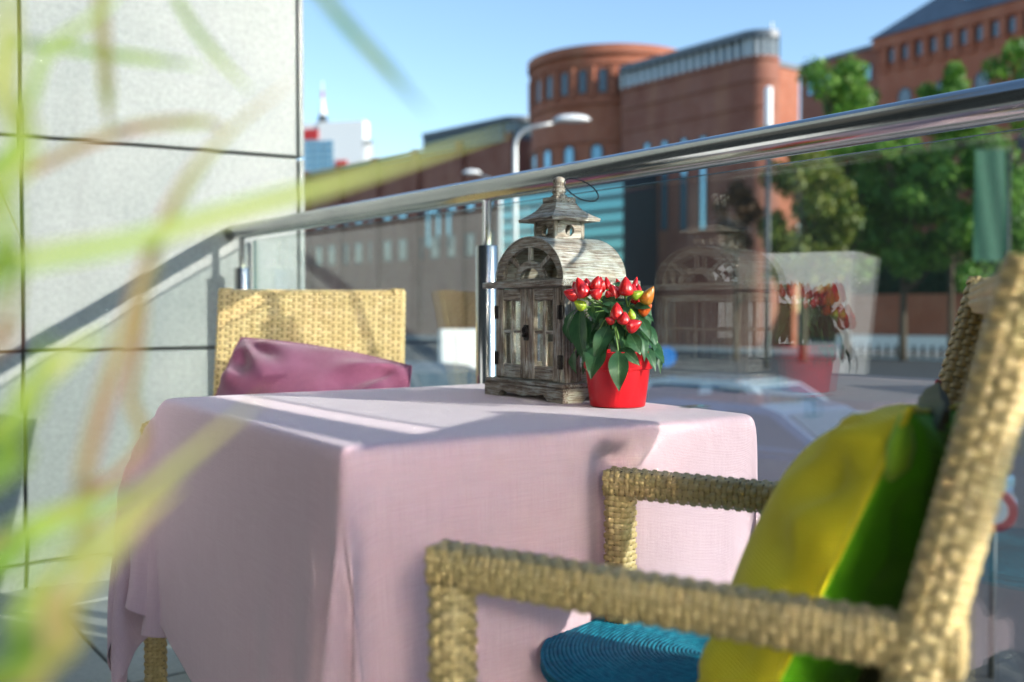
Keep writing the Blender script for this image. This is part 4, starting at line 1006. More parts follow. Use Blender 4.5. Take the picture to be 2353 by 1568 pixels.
# ================================================================== ornamental grass and its planter (left of the camera)
PLX, PLY = -1.22, 1.72
plant_pot = thing('planter', 'white tapered planter on a dark stand left of the table', 'planter', (PLX, PLY, 0), R(12))
p = MB(); q0, q1 = 0.19, 0.225
p.v = [(-q0, -q0, .64), (q0, -q0, .64), (q0, q0, .64), (-q0, q0, .64), (-q1, -q1, 1.10), (q1, -q1, 1.10), (q1, q1, 1.10), (-q1, q1, 1.10), (-q1 + .03, -q1 + .03, 1.10), (q1 - .03, -q1 + .03, 1.10), (q1 - .03, q1 - .03, 1.10), (-q1 + .03, q1 - .03, 1.10), (-q1 + .03, -q1 + .03, 1.04), (q1 - .03, -q1 + .03, 1.04), (q1 - .03, q1 - .03, 1.04), (-q1 + .03, q1 - .03, 1.04)]
p.f = [(3, 2, 1, 0), (0, 1, 5, 4), (1, 2, 6, 5), (2, 3, 7, 6), (3, 0, 4, 7), (4, 5, 9, 8), (5, 6, 10, 9), (6, 7, 11, 10), (7, 4, 8, 11), (8, 9, 13, 12), (9, 10, 14, 13), (10, 11, 15, 14), (11, 8, 12, 15), (12, 13, 14, 15)]; p.mi = [0] * len(p.f)
p.build('planter_box', M_WHITE, plant_pot)
p = MB()
for sx in (-1, 1):
    for sy in (-1, 1): p.bbox((sx * .15 - .02, sy * .15 - .02, 0.001), (sx * .15 + .02, sy * .15 + .02, .639))
p.build('stand', M_IRON, plant_pot)
GB = Vector((-0.42, 0.30, 0.60))
gp = thing('grass_pot', 'low dark pot the ornamental grass springs from at the left', 'pot', (GB.x, GB.y, 0.40))
p = MB(); p.lathe([(0, 0.0), (0.10, 0.0), (0.13, 0.19), (0.14, 0.20), (0.125, 0.20), (0.12, 0.17), (0, 0.165)], 32); p.build('pot_body', M_IRON, gp, auto=40)
st_ = MB(); st_.lathe([(0.09, -0.398), (0.11, -0.395), (0.03, -0.37), (0.03, -0.03), (0.10, -0.001)], 24); st_.build('pedestal', M_IRON, gp, auto=40)
grass = thing('ornamental_grass', 'tall ornamental grass with long arching green, straw and pink blades at the left', 'grass plant', (GB.x, GB.y, 0.566))
GO = Vector((GB.x, GB.y, 0.566))
def catmull(P, n=7):
    out = []; P = [P[0] * 2 - P[1]] + P + [P[-1] * 2 - P[-2]]
    for i in range(1, len(P) - 2):
        a, b, c, d = P[i - 1:i + 3]
        for k in range(n):
            t = k / n; out.append(0.5 * ((2 * b) + (c - a) * t + (2 * a - 5 * b + 4 * c - d) * t * t + (3 * b - a - 3 * c + d) * t ** 3))
    out.append(P[-2]); return out
rg = random.Random(5)
def blade(pts, w, mat, root=True, wide=0.64):
    P_ = [p_ - GO for p_ in pts]
    if root:
        b0 = Vector((rg.uniform(-.05, .05), rg.uniform(-.05, .05), 0.005)); P_ = [b0, b0 * 0.5 + P_[0] * 0.5 + Vector((0, 0, (P_[0] - b0).length * .18))] + P_
    C_l = catmull(P_); n = len(C_l); V = []; UV = []; vdir = Vector((rg.uniform(-.2, .2), -1, rg.uniform(-.2, .2)))
    for i, c in enumerate(C_l):
        t = (C_l[min(i + 1, n - 1)] - C_l[max(i - 1, 0)]).normalized(); vw = ((GO + c - Vector((0, 0, CAM_Z))) * -1).normalized() * .8 + vdir * .3; nn = (vw - t * vw.dot(t)).normalized(); s_ = t.cross(nn)
        u = i / (n - 1); hw = w * wide / 2 * min(1, (1 - u) * 3.0 + 0.06) * (0.75 + 0.25 * min(1, u * 4))
        for v in (-1, 0, 1): V.append(c + s_ * (hw * v) + nn * (hw * .25 * abs(v))); UV.append(((v + 1) / 2, u))
    F = [(i * 3 + j, i * 3 + j + 1, i * 3 + j + 4, i * 3 + j + 3) for i in range(n - 1) for j in range(2)]
    me = bpy.data.meshes.new('blade'); me.from_pydata(V, [], F); ul = me.uv_layers.new(name='UVMap')
    for lp in me.loops: ul.data[lp.index].uv = UV[lp.vertex_index]
    me.polygons.foreach_set('use_smooth', [True] * len(me.polygons)); me.materials.append(mat)
    o = bpy.data.objects.new('blade', me); COL.objects.link(o); o.parent = grass; return o
BL_ = [  # photo points with depths, width, colour
    ([(70, 1540, .30), (160, 1380, .31), (300, 1220, .33), (420, 1115, .35)], .012, 3),
    ([(20, 1640, .29), (120, 1330, .30), (260, 1200, .31), (470, 1020, .33), (620, 900, .35)], .008, 3),
    ([(110, 1480, .34), (200, 1060, .35), (290, 760, .36), (400, 470, .38), (520, 310, .40), (680, 180, .42)], .0085, 2),
    ([(-60, 650, .30), (60, 600, .31), (300, 555, .33), (520, 490, .35), (760, 425, .37), (960, 365, .39), (1170, 300, .42)], .0095, 1),
    ([(-50, 1010, .30), (60, 900, .31), (180, 800, .33), (260, 755, .34)], .010, 1),
    ([(-60, 1330, .27), (40, 1240, .28), (160, 1185, .30), (330, 1110, .33)], .013, 0),
    ([(-60, 1120, .27), (10, 1010, .28), (90, 870, .30), (110, 760, .31)], .011, 0),
    ([(-50, 480, .28), (5, 200, .29), (20, 40, .30), (15, -140, .31)], .010, 1),
    ([(-60, 690, .26), (-5, 580, .27), (20, 480, .28), (10, 330, .29)], .009, 0),
    ([(225, -150, .40), (235, 60, .41), (245, 200, .42), (252, 300, .43)], .0080, 3, False),
    ([(30, 95, .42), (180, 115, .43), (330, 135, .44), (480, 155, .45)], .0060, 0, False),
    ([(60, 400, .40), (200, 330, .41), (330, 290, .42), (470, 280, .43), (520, 300, .44)], .0072, 2, False),
    ([(370, -90, .42), (430, 40, .43), (500, 130, .44), (580, 215, .45)], .0050, 0, False),
    ([(700, -60, .36), (790, 50, .37), (880, 150, .38), (985, 265, .39)], .0072, 0, False),
    ([(-30, 1560, .25), (40, 1460, .26), (80, 1350, .27), (200, 1230, .29)], .010, 0),
    ([(-80, 840, .30), (0, 760, .31), (30, 700, .32), (60, 600, .33)], .007, 2),
    ([(-40, 400, .36), (60, 250, .37), (110, 120, .38), (240, 20, .39), (300, -60, .4)], .006, 0),
    ([(260, 1100, .38), (300, 900, .385), (330, 700, .39), (345, 520, .40)], .0065, 2),
]
for b in BL_:
    blade([at(*q) for q in b[0]], b[1], M_BLADES[b[2]], b[3] if len(b) > 3 else True, 0.66)
for k in range(34):                                            # the rest of the tuft, outside the picture
    a = rg.uniform(R(95), R(300)); r = rg.uniform(.25, .55); hgt = rg.uniform(.35, .9)
    p0 = GO; p1 = GO + Vector((r * .35 * math.cos(a), r * .35 * math.sin(a), hgt * .6)); p2 = GO + Vector((r * math.cos(a), r * math.sin(a), hgt * .85)); p3 = GO + Vector((r * 1.5 * math.cos(a), r * 1.5 * math.sin(a), hgt * .6))
    blade([p1, p2, p3], rg.uniform(.005, .010), M_BLADES[rg.randrange(4)])

for k in range(110):                                           # the dense upright heart of the tuft
    e = Vector((rg.uniform(-.62, -.25), rg.uniform(.10, .42), rg.uniform(.74, 1.02)))
    if e.x > -.60 * e.y - .02: e.x = -.60 * e.y - .02 - rg.uniform(0, .12)
    m = GO.lerp(e, .55) + Vector((0, 0, .06)); t2 = e + Vector((rg.uniform(-.14, .02), rg.uniform(-.06, .03), rg.uniform(-.06, .04)))
    blade([m, e, t2], rg.uniform(.010, .017), M_BLADES[rg.randrange(4)])

# ================================================================== the cafe's own glazed front, behind the camera and parallel to the railing
cafe = thing('cafe_facade', 'dark glazed cafe front behind the terrace, seen only mirrored in the railing', 'building', N * -2.9)
cafe.matrix_basis = frame(-U, N, (0, 0, 1), N * -2.9)
q = MB(); q.bbox((-6.2, -6, STREET), (9, -0.10, 7.5)); q.build('wall', plain('cafe_wall', (0.045, 0.042, 0.04), 0.7), cafe)
for k in range(10):
    x = -6.0 + k * 1.5
    for z0_, z1_ in ((0.12, 2.5), (2.75, 3.6), (3.9, 7.2)):
        q = MB(); q.bbox((x + .05, -.09, z0_), (x + 1.45, -.06, z1_)); q.build('pane', M_COATED if x > 4.2 else M_DIMPANE, cafe)
    q = MB(); q.bbox((x - .045, -.09, 0.05), (x + .045, 0.02, 7.4)); q.build('mullion', M_DARKFRAME, cafe)
for z_ in (0.0, 2.55, 3.65):
    q = MB(); q.bbox((-6.1, -.055, z_ + .02), (9, 0.015, z_ + .10)); q.build('transom', M_DARKFRAME, cafe)

# ================================================================== the town across the street
def wall_frame(p0, p1):    # facade frame: x from p0 to p1, y into the building, z up
    d = (p1 - p0); d.z = 0; L = d.length; d.normalize(); return frame(d, (-d.y, d.x, 0), (0, 0, 1), (p0.x, p0.y, 0)), L
def P2(px, Y): return Vector(((px - 1176.5) / FPX * Y, Y, 0))
def zat(px, py, Y): return at(px, py, Y).z
def win(parent, M, x, z, w, h, mat=None, arched=False, depth=0.12, fr=None):
    """a window: frame standing in a reveal, with its pane as sub-part"""
    mat = mat or M_WIN; o_ = [(-w / 2, 0), (w / 2, 0), (w / 2, h)] + ([(w / 2 * math.cos(a), h + w / 2 * math.sin(a)) for a in [math.pi * k / 8 for k in range(1, 8)]] if arched else []) + [(-w / 2, h)]
    t = min(0.12, w * .16); i_ = [(x_ * (1 - 2 * t / w), t + z_ * (1 - 2 * t / (h + (w / 2 if arched else 0)))) for x_, z_ in o_]
    q = MB(); P_ = [[M @ Vector((x + a, -0.03 - .03, z + b)) for a, b in o_], [M @ Vector((x + a, -0.03 - .03, z + b)) for a, b in i_], [M @ Vector((x + a, 0.02, z + b)) for a, b in i_], [M @ Vector((x + a, 0.02, z + b)) for a, b in o_], [M @ Vector((x + a, -0.06, z + b)) for a, b in o_]]
    q.grid(P_, wrap=True); f = q.build('window', fr or M_DARKFRAME, parent)
    q = MB(); q.add([M @ Vector((x + a, -0.02, z + b)) for a, b in i_], [tuple(range(len(i_)))]); q.build('pane', mat, f); return f
def place(root): 
    return root
def building(name, label, cat='building', group=None): return thing(name, label, cat, (0, 0, 0), 0, group)
def slab_prism(poly, z0, z1):   # vertical prism from plan points
    q = MB(); pts = [(v.x, v.y) for v in poly]
    area = sum(pts[i][0] * pts[(i + 1) % len(pts)][1] - pts[(i + 1) % len(pts)][0] * pts[i][1] for i in range(len(pts)))
    if area < 0: pts = pts[::-1]
    q.prism(pts, Matrix.Translation((0, 0, z0)), z1 - z0); return q
BG = STREET - 0.1
# --- round brick drum
D0 = P2(1400, 76); DR = 5.95
tow = thing('brick_rotunda', 'round red brick tower with a ring of arched windows', 'building', D0)
zT = zat(1400, 104, 76 - DR); zA = zat(1400, 158, 70); zB_ = zat(1400, 212, 70)
p = MB(); p.lathe([(DR, BG), (DR, zT - 3.2), (DR, zT - .9), (DR, zT), (DR - .5, zT), (DR - .5, zT - .5), (0, zT - .5)], 72); p.build('wall', M_BRICK, tow, auto=30)
for z_, e, hh_ in ((zT - .55, .30, .62), (zT - 1.25, .16, .25), (zB_ - .75, .2, .3), (zB_ - 3.4, .14, .3), (zA + .55 + .4, .10, .2)):
    p = MB(); p.lathe([(DR - .05, z_), (DR + e, z_), (DR + e, z_ + hh_), (DR - .05, z_ + hh_)], 72); p.build('cornice', M_BRICK, tow, auto=30)
for k in range(26):
    a = 2 * math.pi * k / 26 + .06; M = Matrix.Rotation(a, 4, 'Z') @ frame((1, 0, 0), (0, 1, 0), (0, 0, 1), (0, -DR, 0)); win(tow, M, 0, zB_, 0.62, zA - zB_ - .25, None, True)
    p = MB(); p.box(M @ Vector((0.72, -.06, (zA + zB_) / 2)), (0.34, .3, zA - zB_ + .5), M.to_3x3()); p.build('pilaster', M_BRICK, tow)
for k in range(18):
    a = 2 * math.pi * k / 18 + .1; M = Matrix.Rotation(a, 4, 'Z') @ frame((1, 0, 0), (0, 1, 0), (0, 0, 1), (0, -DR, 0)); win(tow, M, 0, zat(1300, 385, 71), 0.9, 1.1, M_WINB, True)
# --- brick block with glazed top storey and rounded corner
BL0, BC0 = P2(1427, 69), P2(1706, 60.5)
M, L = wall_frame(BL0, BC0); d = (BC0 - BL0).normalized(); nb = Vector((-d.y, d.x, 0))
zr = zat(1700, 142, 61); zg = zat(1700, 96, 61)
blk = building('brick_block', 'brown brick block with glazed dark top storey, rounded corner and four tall slits')
rc = 1.3; cc = BC0 + nb * rc; ret = nb
arc_ = [cc + (-nb * math.cos(t) + d * math.sin(t)) * rc for t in [math.pi / 2 * k / 14 for k in range(15)]]
back = [arc_[-1] + nb * .4, BL0 + nb * 1.7]
slab_prism([BL0] + arc_ + back, BG, zr).build('wall', M_BRICK2, blk, auto=30)
ins_ = lambda e: [BL0 - nb * e - d * e * 0] + [cc + (-nb * math.cos(t) + d * math.sin(t)) * (rc + e) for t in [math.pi / 2 * k / 14 for k in range(15)]] + back
for z_, e, hh_ in ((zr - .1, .14, .22), (zr - 1.35, .10, .25), (zr - 2.9, .08, .16), (zr - 5.1, .16, .3)):
    slab_prism(ins_(e), z_, z_ + hh_).build('cornice', M_BRICK2, blk, auto=30)
slab_prism([BL0 + nb * .3] + [cc + (-nb * math.cos(t) + d * math.sin(t)) * (rc - .3) for t in [math.pi / 2 * k / 14 for k in range(15)]] + back, zr + .13, zg).build('glazing', M_WIN, blk, auto=30)
slab_prism(ins_(.25), zg, zg + .42).build('roof', M_SLATE, blk, auto=30)
path = [BL0 + d * (L * k / 17.0) for k in range(18)] + [cc + (-nb * math.cos(t) + d * math.sin(t)) * rc for t in [math.pi / 2 * k / 5 for k in range(1, 6)]]
for k, q_ in enumerate(path):
    p = MB(); p.bbox((q_.x - .09, q_.y - .09, zr + .12), (q_.x + .09, q_.y + .09, zg)); p.build('mullion', M_LAMPGREY if k % 1 == 0 else M_WHITE, blk)
for px in (1486, 1526, 1570, 1614):
    k = (px - 1176.5) / FPX; s_ = (k * BL0.y - BL0.x) / (d.x - k * d.y); yy = BL0.y + d.y * s_; z0_ = zat(px, 530, yy); z1_ = zat(px, 312 - (px - 1614) * .12, yy); win(blk, M, s_, z0_, .62, z1_ - z0_, M_WINB)
wing = building('brick_wing', 'low sunlit red brick wing behind the rounded brick corner')
w0 = arc_[-1] + nb * 0.45 - d * 6; w1 = arc_[-1] + nb * .45 - d * .5
slab_prism([w0, w1, w1 + nb * 2.5, w0 + nb * 2.5], BG, zat(1800, 160, 62)).build('wall', M_BRICK, wing)
slab_prism([w0, w1 + d * .12, w1 + d * .12 + nb * 2.6, w0 + nb * 2.6], zat(1800, 160, 62), zat(1800, 160, 62) + .3).build('coping', M_SLATE, wing)
p = MB(); mq = arc_[8] + nb * .8; p.tube([(mq.x, mq.y, zg + .4), (mq.x, mq.y, zg + 1.0)], .06, 8); p.build('roof_mast', M_WHITE, blk)
# --- teal glazed link between drum and block
gl_ = building('glazed_link', 'teal banded glass front between the round tower and the brick block')
g0, g1 = P2(1150, 73), P2(1432, 64); M, L = wall_frame(g0, g1); dg_ = (g1 - g0).normalized(); ng = Vector((-dg_.y, dg_.x, 0))
zt0, zt1 = BG, zat(1300, 405, 68)
slab_prism([g0, g1, g1 + ng * 4, g0 + ng * 4], zt0, zt1).build('wall', M_DARKFRAME, gl_)
nrow = 9; rowh = (zt1 - 2.4) / nrow; ncol = 7
for r_ in range(nrow):
    for c_ in range(ncol):
        q = MB(); q.add([M @ Vector((L * (c_ + a) / ncol, -.06, 2.3 + rowh * (r_ + b))) for a, b in ((.0, .16), (1.0, .16), (1.0, .84), (.0, .84))], [(0, 1, 2, 3)]); q.build('pane', M_TEALGLASS, gl_)
# --- long brick row running away to the left
row = building('brick_row', 'long brown brick row with pale windows receding behind the handrail')
r1, r0 = P2(1190, 84), P2(640, 113); M, L = wall_frame(r0, r1); dr = (r1 - r0).normalized(); nr2 = Vector((-dr.y, dr.x, 0))
zrow = zat(1180, 322, 84.5)
slab_prism([r0, r1, r1 + nr2 * 10, r0 + nr2 * 10], BG, zrow).build('wall', M_BRICK2, row)
slab_prism([r0 - nr2 * .2, r1 - nr2 * .2, r1 + nr2 * 10, r0 + nr2 * 10], zrow, zrow + .5).build('cornice', M_SLATE, row)
nwin = 16
for k in range(nwin):
    for z_ in (zrow - 5.6, zrow - 9.6): win(row, M, L * (k + .5) / nwin, z_, 1.35, 2.1, M_WINB if z_ > zrow - 7 else M_WIN)
for k in range(6): 
    q = MB(); q.box(M @ Vector((L * (k + .97) / 6.1, -.15, zrow / 2)), (.9, .5, zrow - BG - .3), M.to_3x3()); q.build('pilaster', M_BRICK2, row)
for k, px in enumerate((985, 1008, 1032, 1058)):
    kk = (px - 1176.5) / FPX; s_ = (kk * r0.y - r0.x) / (dr.x - kk * dr.y); yy = r0.y + dr.y * s_; z0_ = zat(px, 570, yy); z1_ = zat(px, 478, yy); win(row, M, s_, z0_, .72, z1_ - z0_, M_WINB)
pav = building('roof_pavilion', 'dark glazed pavilion with a flat rounded roof on top of the brick row')
sk = lambda px: ((px - 1176.5) / FPX * r0.y - r0.x) / (dr.x - (px - 1176.5) / FPX * dr.y)
pa, pb_ = r0 + dr * sk(962) + nr2 * .8, r0 + dr * sk(1140) + nr2 * .8; rcp = 1.7; ccp = pb_ + nr2 * rcp
arp = lambda e: [pa - nr2 * e] + [ccp + (-nr2 * math.cos(t) + dr * math.sin(t)) * (rcp + e) for t in [math.pi / 2 * k / 10 for k in range(11)]] + [ccp + dr * rcp + nr2 * 6, pa + nr2 * 8]
zp = zat(1140, 268, 86)
slab_prism(arp(0), zrow + .5, zp - .4).build('glazing', M_WIN, pav, auto=30); slab_prism(arp(.35), zp - .4, zp).build('roof', M_SLATE, pav, auto=30)
for k in range(13):
    q_ = pa + (pb_ - pa) * (k / 12.0) - nr2 * .08; p = MB(); p.bbox((q_.x - .1, q_.y - .1, zrow + .5), (q_.x + .1, q_.y + .1, zp - .4)); p.build('mullion', M_DARKFRAME, pav)
# --- distant white tower block with a mast
far = building('white_tower_block', 'distant white tower block with red and blue panels beside the granite wall')
Yf = 210; fa, fb = P2(700, Yf), P2(838, Yf - 3); M, L = wall_frame(fa, fb); zf = zat(770, 283, Yf)
q = MB(); q.bbox((0, 0, BG), (L, 3, zf)); o = q.build('wall', M_WHITE, far); o.matrix_basis = M
def fpatch(px0, py0, px1, py1, mat, name):
    x0, x1 = (px0 - 700) / 138.0 * L, (px1 - 700) / 138.0 * L; q = MB(); q.bbox((x0, -.25, zat(0, py1, Yf)), (x1, -.01, zat(0, py0, Yf))); o = q.build(name, mat, far); o.matrix_basis = M; return o
fpatch(700, 298, 735, 322, M_REDPAINT, 'red_panel'); fpatch(775, 372, 800, 384, M_REDPAINT, 'red_panel')
for i in range(3):
    for j in range(5): fpatch(702 + i * 23, 326 + j * 16, 723 + i * 23, 339 + j * 16, M_WINB, 'window')
fpatch(736, 286, 738, 300, M_LAMPGREY, 'drain')
am = thing('radio_mast', 'thin red and white radio mast on the distant white block', 'mast', M @ Vector((L * .275, 1.5, zf)))
hm = zat(738, 186, Yf) - zf
for k in range(5):
    p = MB(); r0_ = 1.1 * (1 - k / 5.2) ** 2.2 + .12; r1_ = 1.1 * (1 - (k + 1) / 5.2) ** 2.2 + .10; p.tube([(0, 0, hm * k / 5), (0, 0, hm * (k + 1) / 5)], [r0_, r1_], 8); p.build('mast_section', M_DARKFRAME if k < 1 else (M_WHITE if k != 3 else M_REDPAINT), am)
sh = building('white_roof_shed', 'small white rooftop block to the right of the distant tower'); q = slab_prism([P2(838, 190), P2(858, 190), P2(858, 198), P2(838, 198)], BG, zat(848, 328, 190)); q.build('wall', M_WHITE, sh)
q = slab_prism([P2(836, 189), P2(860, 189), P2(860, 199), P2(836, 199)], zat(848, 328, 190), zat(848, 324, 190)); q.build('roof', M_LAMPGREY, sh)
# --- large brick brewery hall on the right and its lower link
hall = building('brick_hall', 'large red brick hall with an arched corbel frieze and slate hip roof')
h0 = P2(2012, 84); hd = Vector((0.53, -0.848, 0)); hn = Vector((0.848, 0.53, 0)); h1 = h0 + hd * 34
M, L = wall_frame(h0, h1); zE = zat(2014, 92, 84)
slab_prism([h0, h1, h1 + hn * 16, h0 + hn * 16], BG, zE).build('wall', M_BRICK, hall)
pr = [(0, -.32, zE - .75, .75, .9), (0, -.5, zE, .35, 0)]
q = MB(); q.bbox((-.3, -.42, zE - .9), (L + .3, -.001, zE + .02)); o = q.build('cornice', M_BRICK, hall); o.matrix_basis = M
for k in range(26):
    x = .75 + k * 1.3; q = MB(); q.bbox((x - .27, -.36, zE - 2.35), (x + .27, -.002, zE - .92)); o = q.build('corbel', M_BRICK, hall); o.matrix_basis = M
    q = MB(); poly = [(-.36, 0), (.36, 0)] + [(.36 * math.cos(a), .75 + .36 * math.sin(a)) for a in [math.pi * i / 8 for i in range(9)]]; q.prism(poly, M @ frame((1, 0, 0), (0, 0, 1), (0, -1, 0), (x + .65, -.004, zE - 2.15)), .03); q.build('arch_recess', M_WIN, hall)
    q = MB(); q.bbox((x - .3, -.2, zE - 2.9), (x + .3, -.002, zE - 2.36)); o = q.build('corbel', M_BRICK, hall); o.matrix_basis = M
q = MB(); ov = .6; rz = 7.2; q.v = [tuple(M @ Vector(v)) for v in ((-ov, -ov, zE + .04), (L + ov, -ov, zE + .04), (L + ov, 16 + ov, zE + .04), (-ov, 16 + ov, zE + .04), (7.5, 8, zE + rz), (L - 7.5, 8, zE + rz))]; q.f = [(0, 1, 5, 4), (1, 2, 5), (2, 3, 4, 5), (3, 0, 4), (3, 2, 1, 0)]; q.mi = [0] * 5; q.build('roof', M_SLATE, hall)
for x in (7.2, 12.5, 18):
    q = MB(); q.bbox((x - .8, 1.7, zE + 1.6), (x + .8, 4.5, zE + 3.2)); o = q.build('dormer', M_BRICK2, hall); o.matrix_basis = M
    q = MB(); q.bbox((x - .55, 1.64, zE + 1.9), (x + .55, 1.695, zE + 2.9)); o = q.build('dormer_window', M_WINB, hall); o.matrix_basis = M
for i in range(9):
    for z_ in (zE - 7.5, zE - 12.5): win(hall, M, 2.6 + i * 3.4, z_, 1.3, 2.4, None, True)
lk = building('brick_link', 'lower brick link with a strip of grey windows left of the large hall')
k0, k1 = P2(1835, 92), P2(2016, 84.4); M, L = wall_frame(k0, k1); zl = zat(1850, 152, 91)
slab_prism([k0, k1, k1 + hn * 8, k0 + hn * 8], BG, zl).build('wall', M_BRICK2, lk)
for i in range(7): win(lk, M, L * (.14 + .12 * i), zl - 2.7, L * .1, 1.5, M_WINB)
q = MB(); q.bbox((-.2, -.2, zl), (L, 8, zl + .35)); o = q.build('roof', M_SLATE, lk); o.matrix_basis = M

# --- trees
def tree(label, px, Y, z0, z1, rad, mat, seed, name='street_tree', n=5200, leafs=.32, base=STREET):
    rt = random.Random(seed); b = P2(px, Y); root = thing(name, label, 'tree', (b.x, b.y, base), 0, 'trees along the far side of the street')
    H = z1 - base; q = MB(); lean_ = Vector((rt.uniform(-.2, .2), rt.uniform(-.2, .2), 0))
    trunk = [Vector((0, 0, -.05)) + lean_ * t * t + Vector((0, 0, H * .86 * t)) for t in [k / 8 for k in range(9)]]
    q.tube(trunk, [.04 * rad * (1.9 - 1.7 * k / 8) + .03 for k in range(9)], 9); limbs = []
    for k in range(11):
        t0 = trunk[3 + k % 5]; a = k * 2.4 + rt.uniform(-.3, .3); e = Vector((math.cos(a) * rad * rt.uniform(.5, .85), math.sin(a) * rad * rt.uniform(.5, .85), rt.uniform(.08, .28) * H)); limbs.append(t0 + e); q.tube(bez(t0, t0 + e * .5 + Vector((0, 0, -.05 * H)), t0 + e, 5), [.05 * rad * (1 - k2 / 6.5) for k2 in range(6)], 6, cap=False)
    q.build('trunk', M_BARK, root, smooth=True)
    cz0, cz1 = z0 - base, z1 - base; cl = []
    for k in range(34):
        u = rt.random() ** .8; z_ = cz0 + (cz1 - cz0) * u; pr_ = math.sin(math.pi * min(1, .18 + .86 * u)) ** .75; a = rt.uniform(0, 6.283); r_ = rad * pr_ * rt.uniform(.25, .92); cl.append((Vector((r_ * math.cos(a), r_ * math.sin(a), z_)), rad * rt.uniform(.20, .40)))
    cl.append((Vector((0, 0, cz1 - rad * .25)), rad * .28)); cl += [(l_, rad * .3) for l_ in limbs if l_.z > cz0]
    V = []; F = []
    for k in range(n):
        c, r_ = cl[rt.randrange(len(cl))]; v = Vector((rt.gauss(0, 1), rt.gauss(0, 1), rt.gauss(0, .8))); v = v.normalized() * r_ * rt.random() ** .35; p_ = c + v
        nn = (v.normalized() + Vector((rt.gauss(0, .6), rt.gauss(0, .6), rt.gauss(0, .6) + .3))).normalized(); a = nn.orthogonal().normalized(); a = Matrix.Rotation(rt.uniform(0, 6.28), 3, nn) @ a; b_ = nn.cross(a); s_ = leafs * rt.uniform(.6, 1.25); o_ = len(V)
        V += [p_ - a * s_ * .5, p_ + b_ * s_ * .3, p_ + a * s_ * .5 + nn * s_ * .1, p_ - b_ * s_ * .3]; F.append((o_, o_ + 1, o_ + 2, o_ + 3))
    me = bpy.data.meshes.new('crown'); me.from_pydata(V, [], F); me.materials.append(mat); o = bpy.data.objects.new('crown', me); COL.objects.link(o); o.parent = root; return root
tree('tall green tree with a pointed top left of the brick hall', 1945, 50, zat(0, 640, 50), zat(0, 158, 50), 2.7, M_FOL[0], 1, n=11050)
tree('yellowing round tree in front of the brown brick block', 1845, 46, zat(0, 650, 46), zat(0, 318, 46), 2.5, M_FOL[1], 2, n=10200)
tree('green tree with its top just above the handrail before the hall', 2185, 52, zat(0, 665, 52), zat(0, 148, 52), 1.9, M_FOL[0], 3, n=10200)
tree('broad green tree rising above the rail at the far right', 2385, 48, zat(0, 665, 48), zat(0, 92, 48), 2.5, M_FOL[0], 4, n=11050)
tree('dark green tree between the pointed tree and the hall trees', 2075, 47, zat(0, 665, 47), zat(0, 330, 47), 2.3, M_FOL[0], 6, n=9520)
tree('small rust brown tree before the brick block with slits', 1692, 47, zat(0, 570, 47), zat(0, 425, 47), 1.15, M_FOL[2], 7, n=2400, leafs=.3)
tree('dark bushy tree beyond the chair at the right edge', 2270, 45, zat(0, 640, 45), zat(0, 330, 45), 2.4, M_FOL[0], 8, n=9520)
# --- hedge, brick parapet, pale plinth
hg0, hg1 = P2(1930, 60), P2(2560, 52)
hdg = thing('hedge', 'long clipped dark green hedge above the low brick wall', 'hedge', (0, 0, 0)); rt = random.Random(9); V = []; F = []
hv = hg1 - hg0; hnn = Vector((-hv.y, hv.x, 0)).normalized(); zh0, zh1 = zat(0, 676, 57), zat(0, 598, 57)
q = slab_prism([hg0 + hnn * .25, hg1 + hnn * .25, hg1 + hnn * 1.0, hg0 + hnn * 1.0], STREET, zh1 - .12); q.build('branches', M_FOL[3], hdg)
for k in range(5000):
    p_ = hg0 + hv * rt.random() + hnn * rt.uniform(0, .3) + Vector((0, 0, rt.uniform(zh0 - .1, zh1))); nn = Vector((rt.gauss(0, 1), -1, rt.gauss(0, 1))).normalized(); a = nn.orthogonal().normalized(); b_ = nn.cross(a); s_ = .22; o_ = len(V); V += [p_ - a * s_ * .5, p_ + b_ * s_ * .3, p_ + a * s_ * .5, p_ - b_ * s_ * .3]; F.append((o_, o_ + 1, o_ + 2, o_ + 3))
me = bpy.data.meshes.new('foliage'); me.from_pydata(V, [], F); me.materials.append(M_FOL[3]); o = bpy.data.objects.new('foliage', me); COL.objects.link(o); o.parent = hdg
bwl = thing('brick_garden_wall', 'low red brick wall with a pale stone plinth across the street', 'wall', (0, 0, 0))
slab_prism([hg0 - hnn * .6, hg1 - hnn * .6, hg1 - hnn * .1, hg0 - hnn * .1], zat(0, 770, 57), zh0).build('brickwork', M_BRICK, bwl)
slab_prism([hg0 - hnn * .7, hg1 - hnn * .7, hg1 - hnn * .1, hg0 - hnn * .1], STREET + .02, zat(0, 772, 57)).build('plinth', M_WHITE, bwl)
nb_ = 22
sides_ = ['leftmost of the row', 'rightmost of the row']
for k in range(nb_):
    q_ = P2(1960, 50) + (P2(2420, 44) - P2(1960, 50)) * (k / (nb_ - 1)); o = thing('bollard', 'short black bollard in the row along the far kerb', 'bollard', (q_.x, q_.y, STREET + .12), 0, 'bollards along the far kerb'); p = MB(); p.lathe([(.10, 0), (.10, .05), (.075, .07), (.07, .42), (.09, .46), (.07, .54), (0, .57)], 12); p.build('bollard_body', M_RUBBER, o, auto=40)
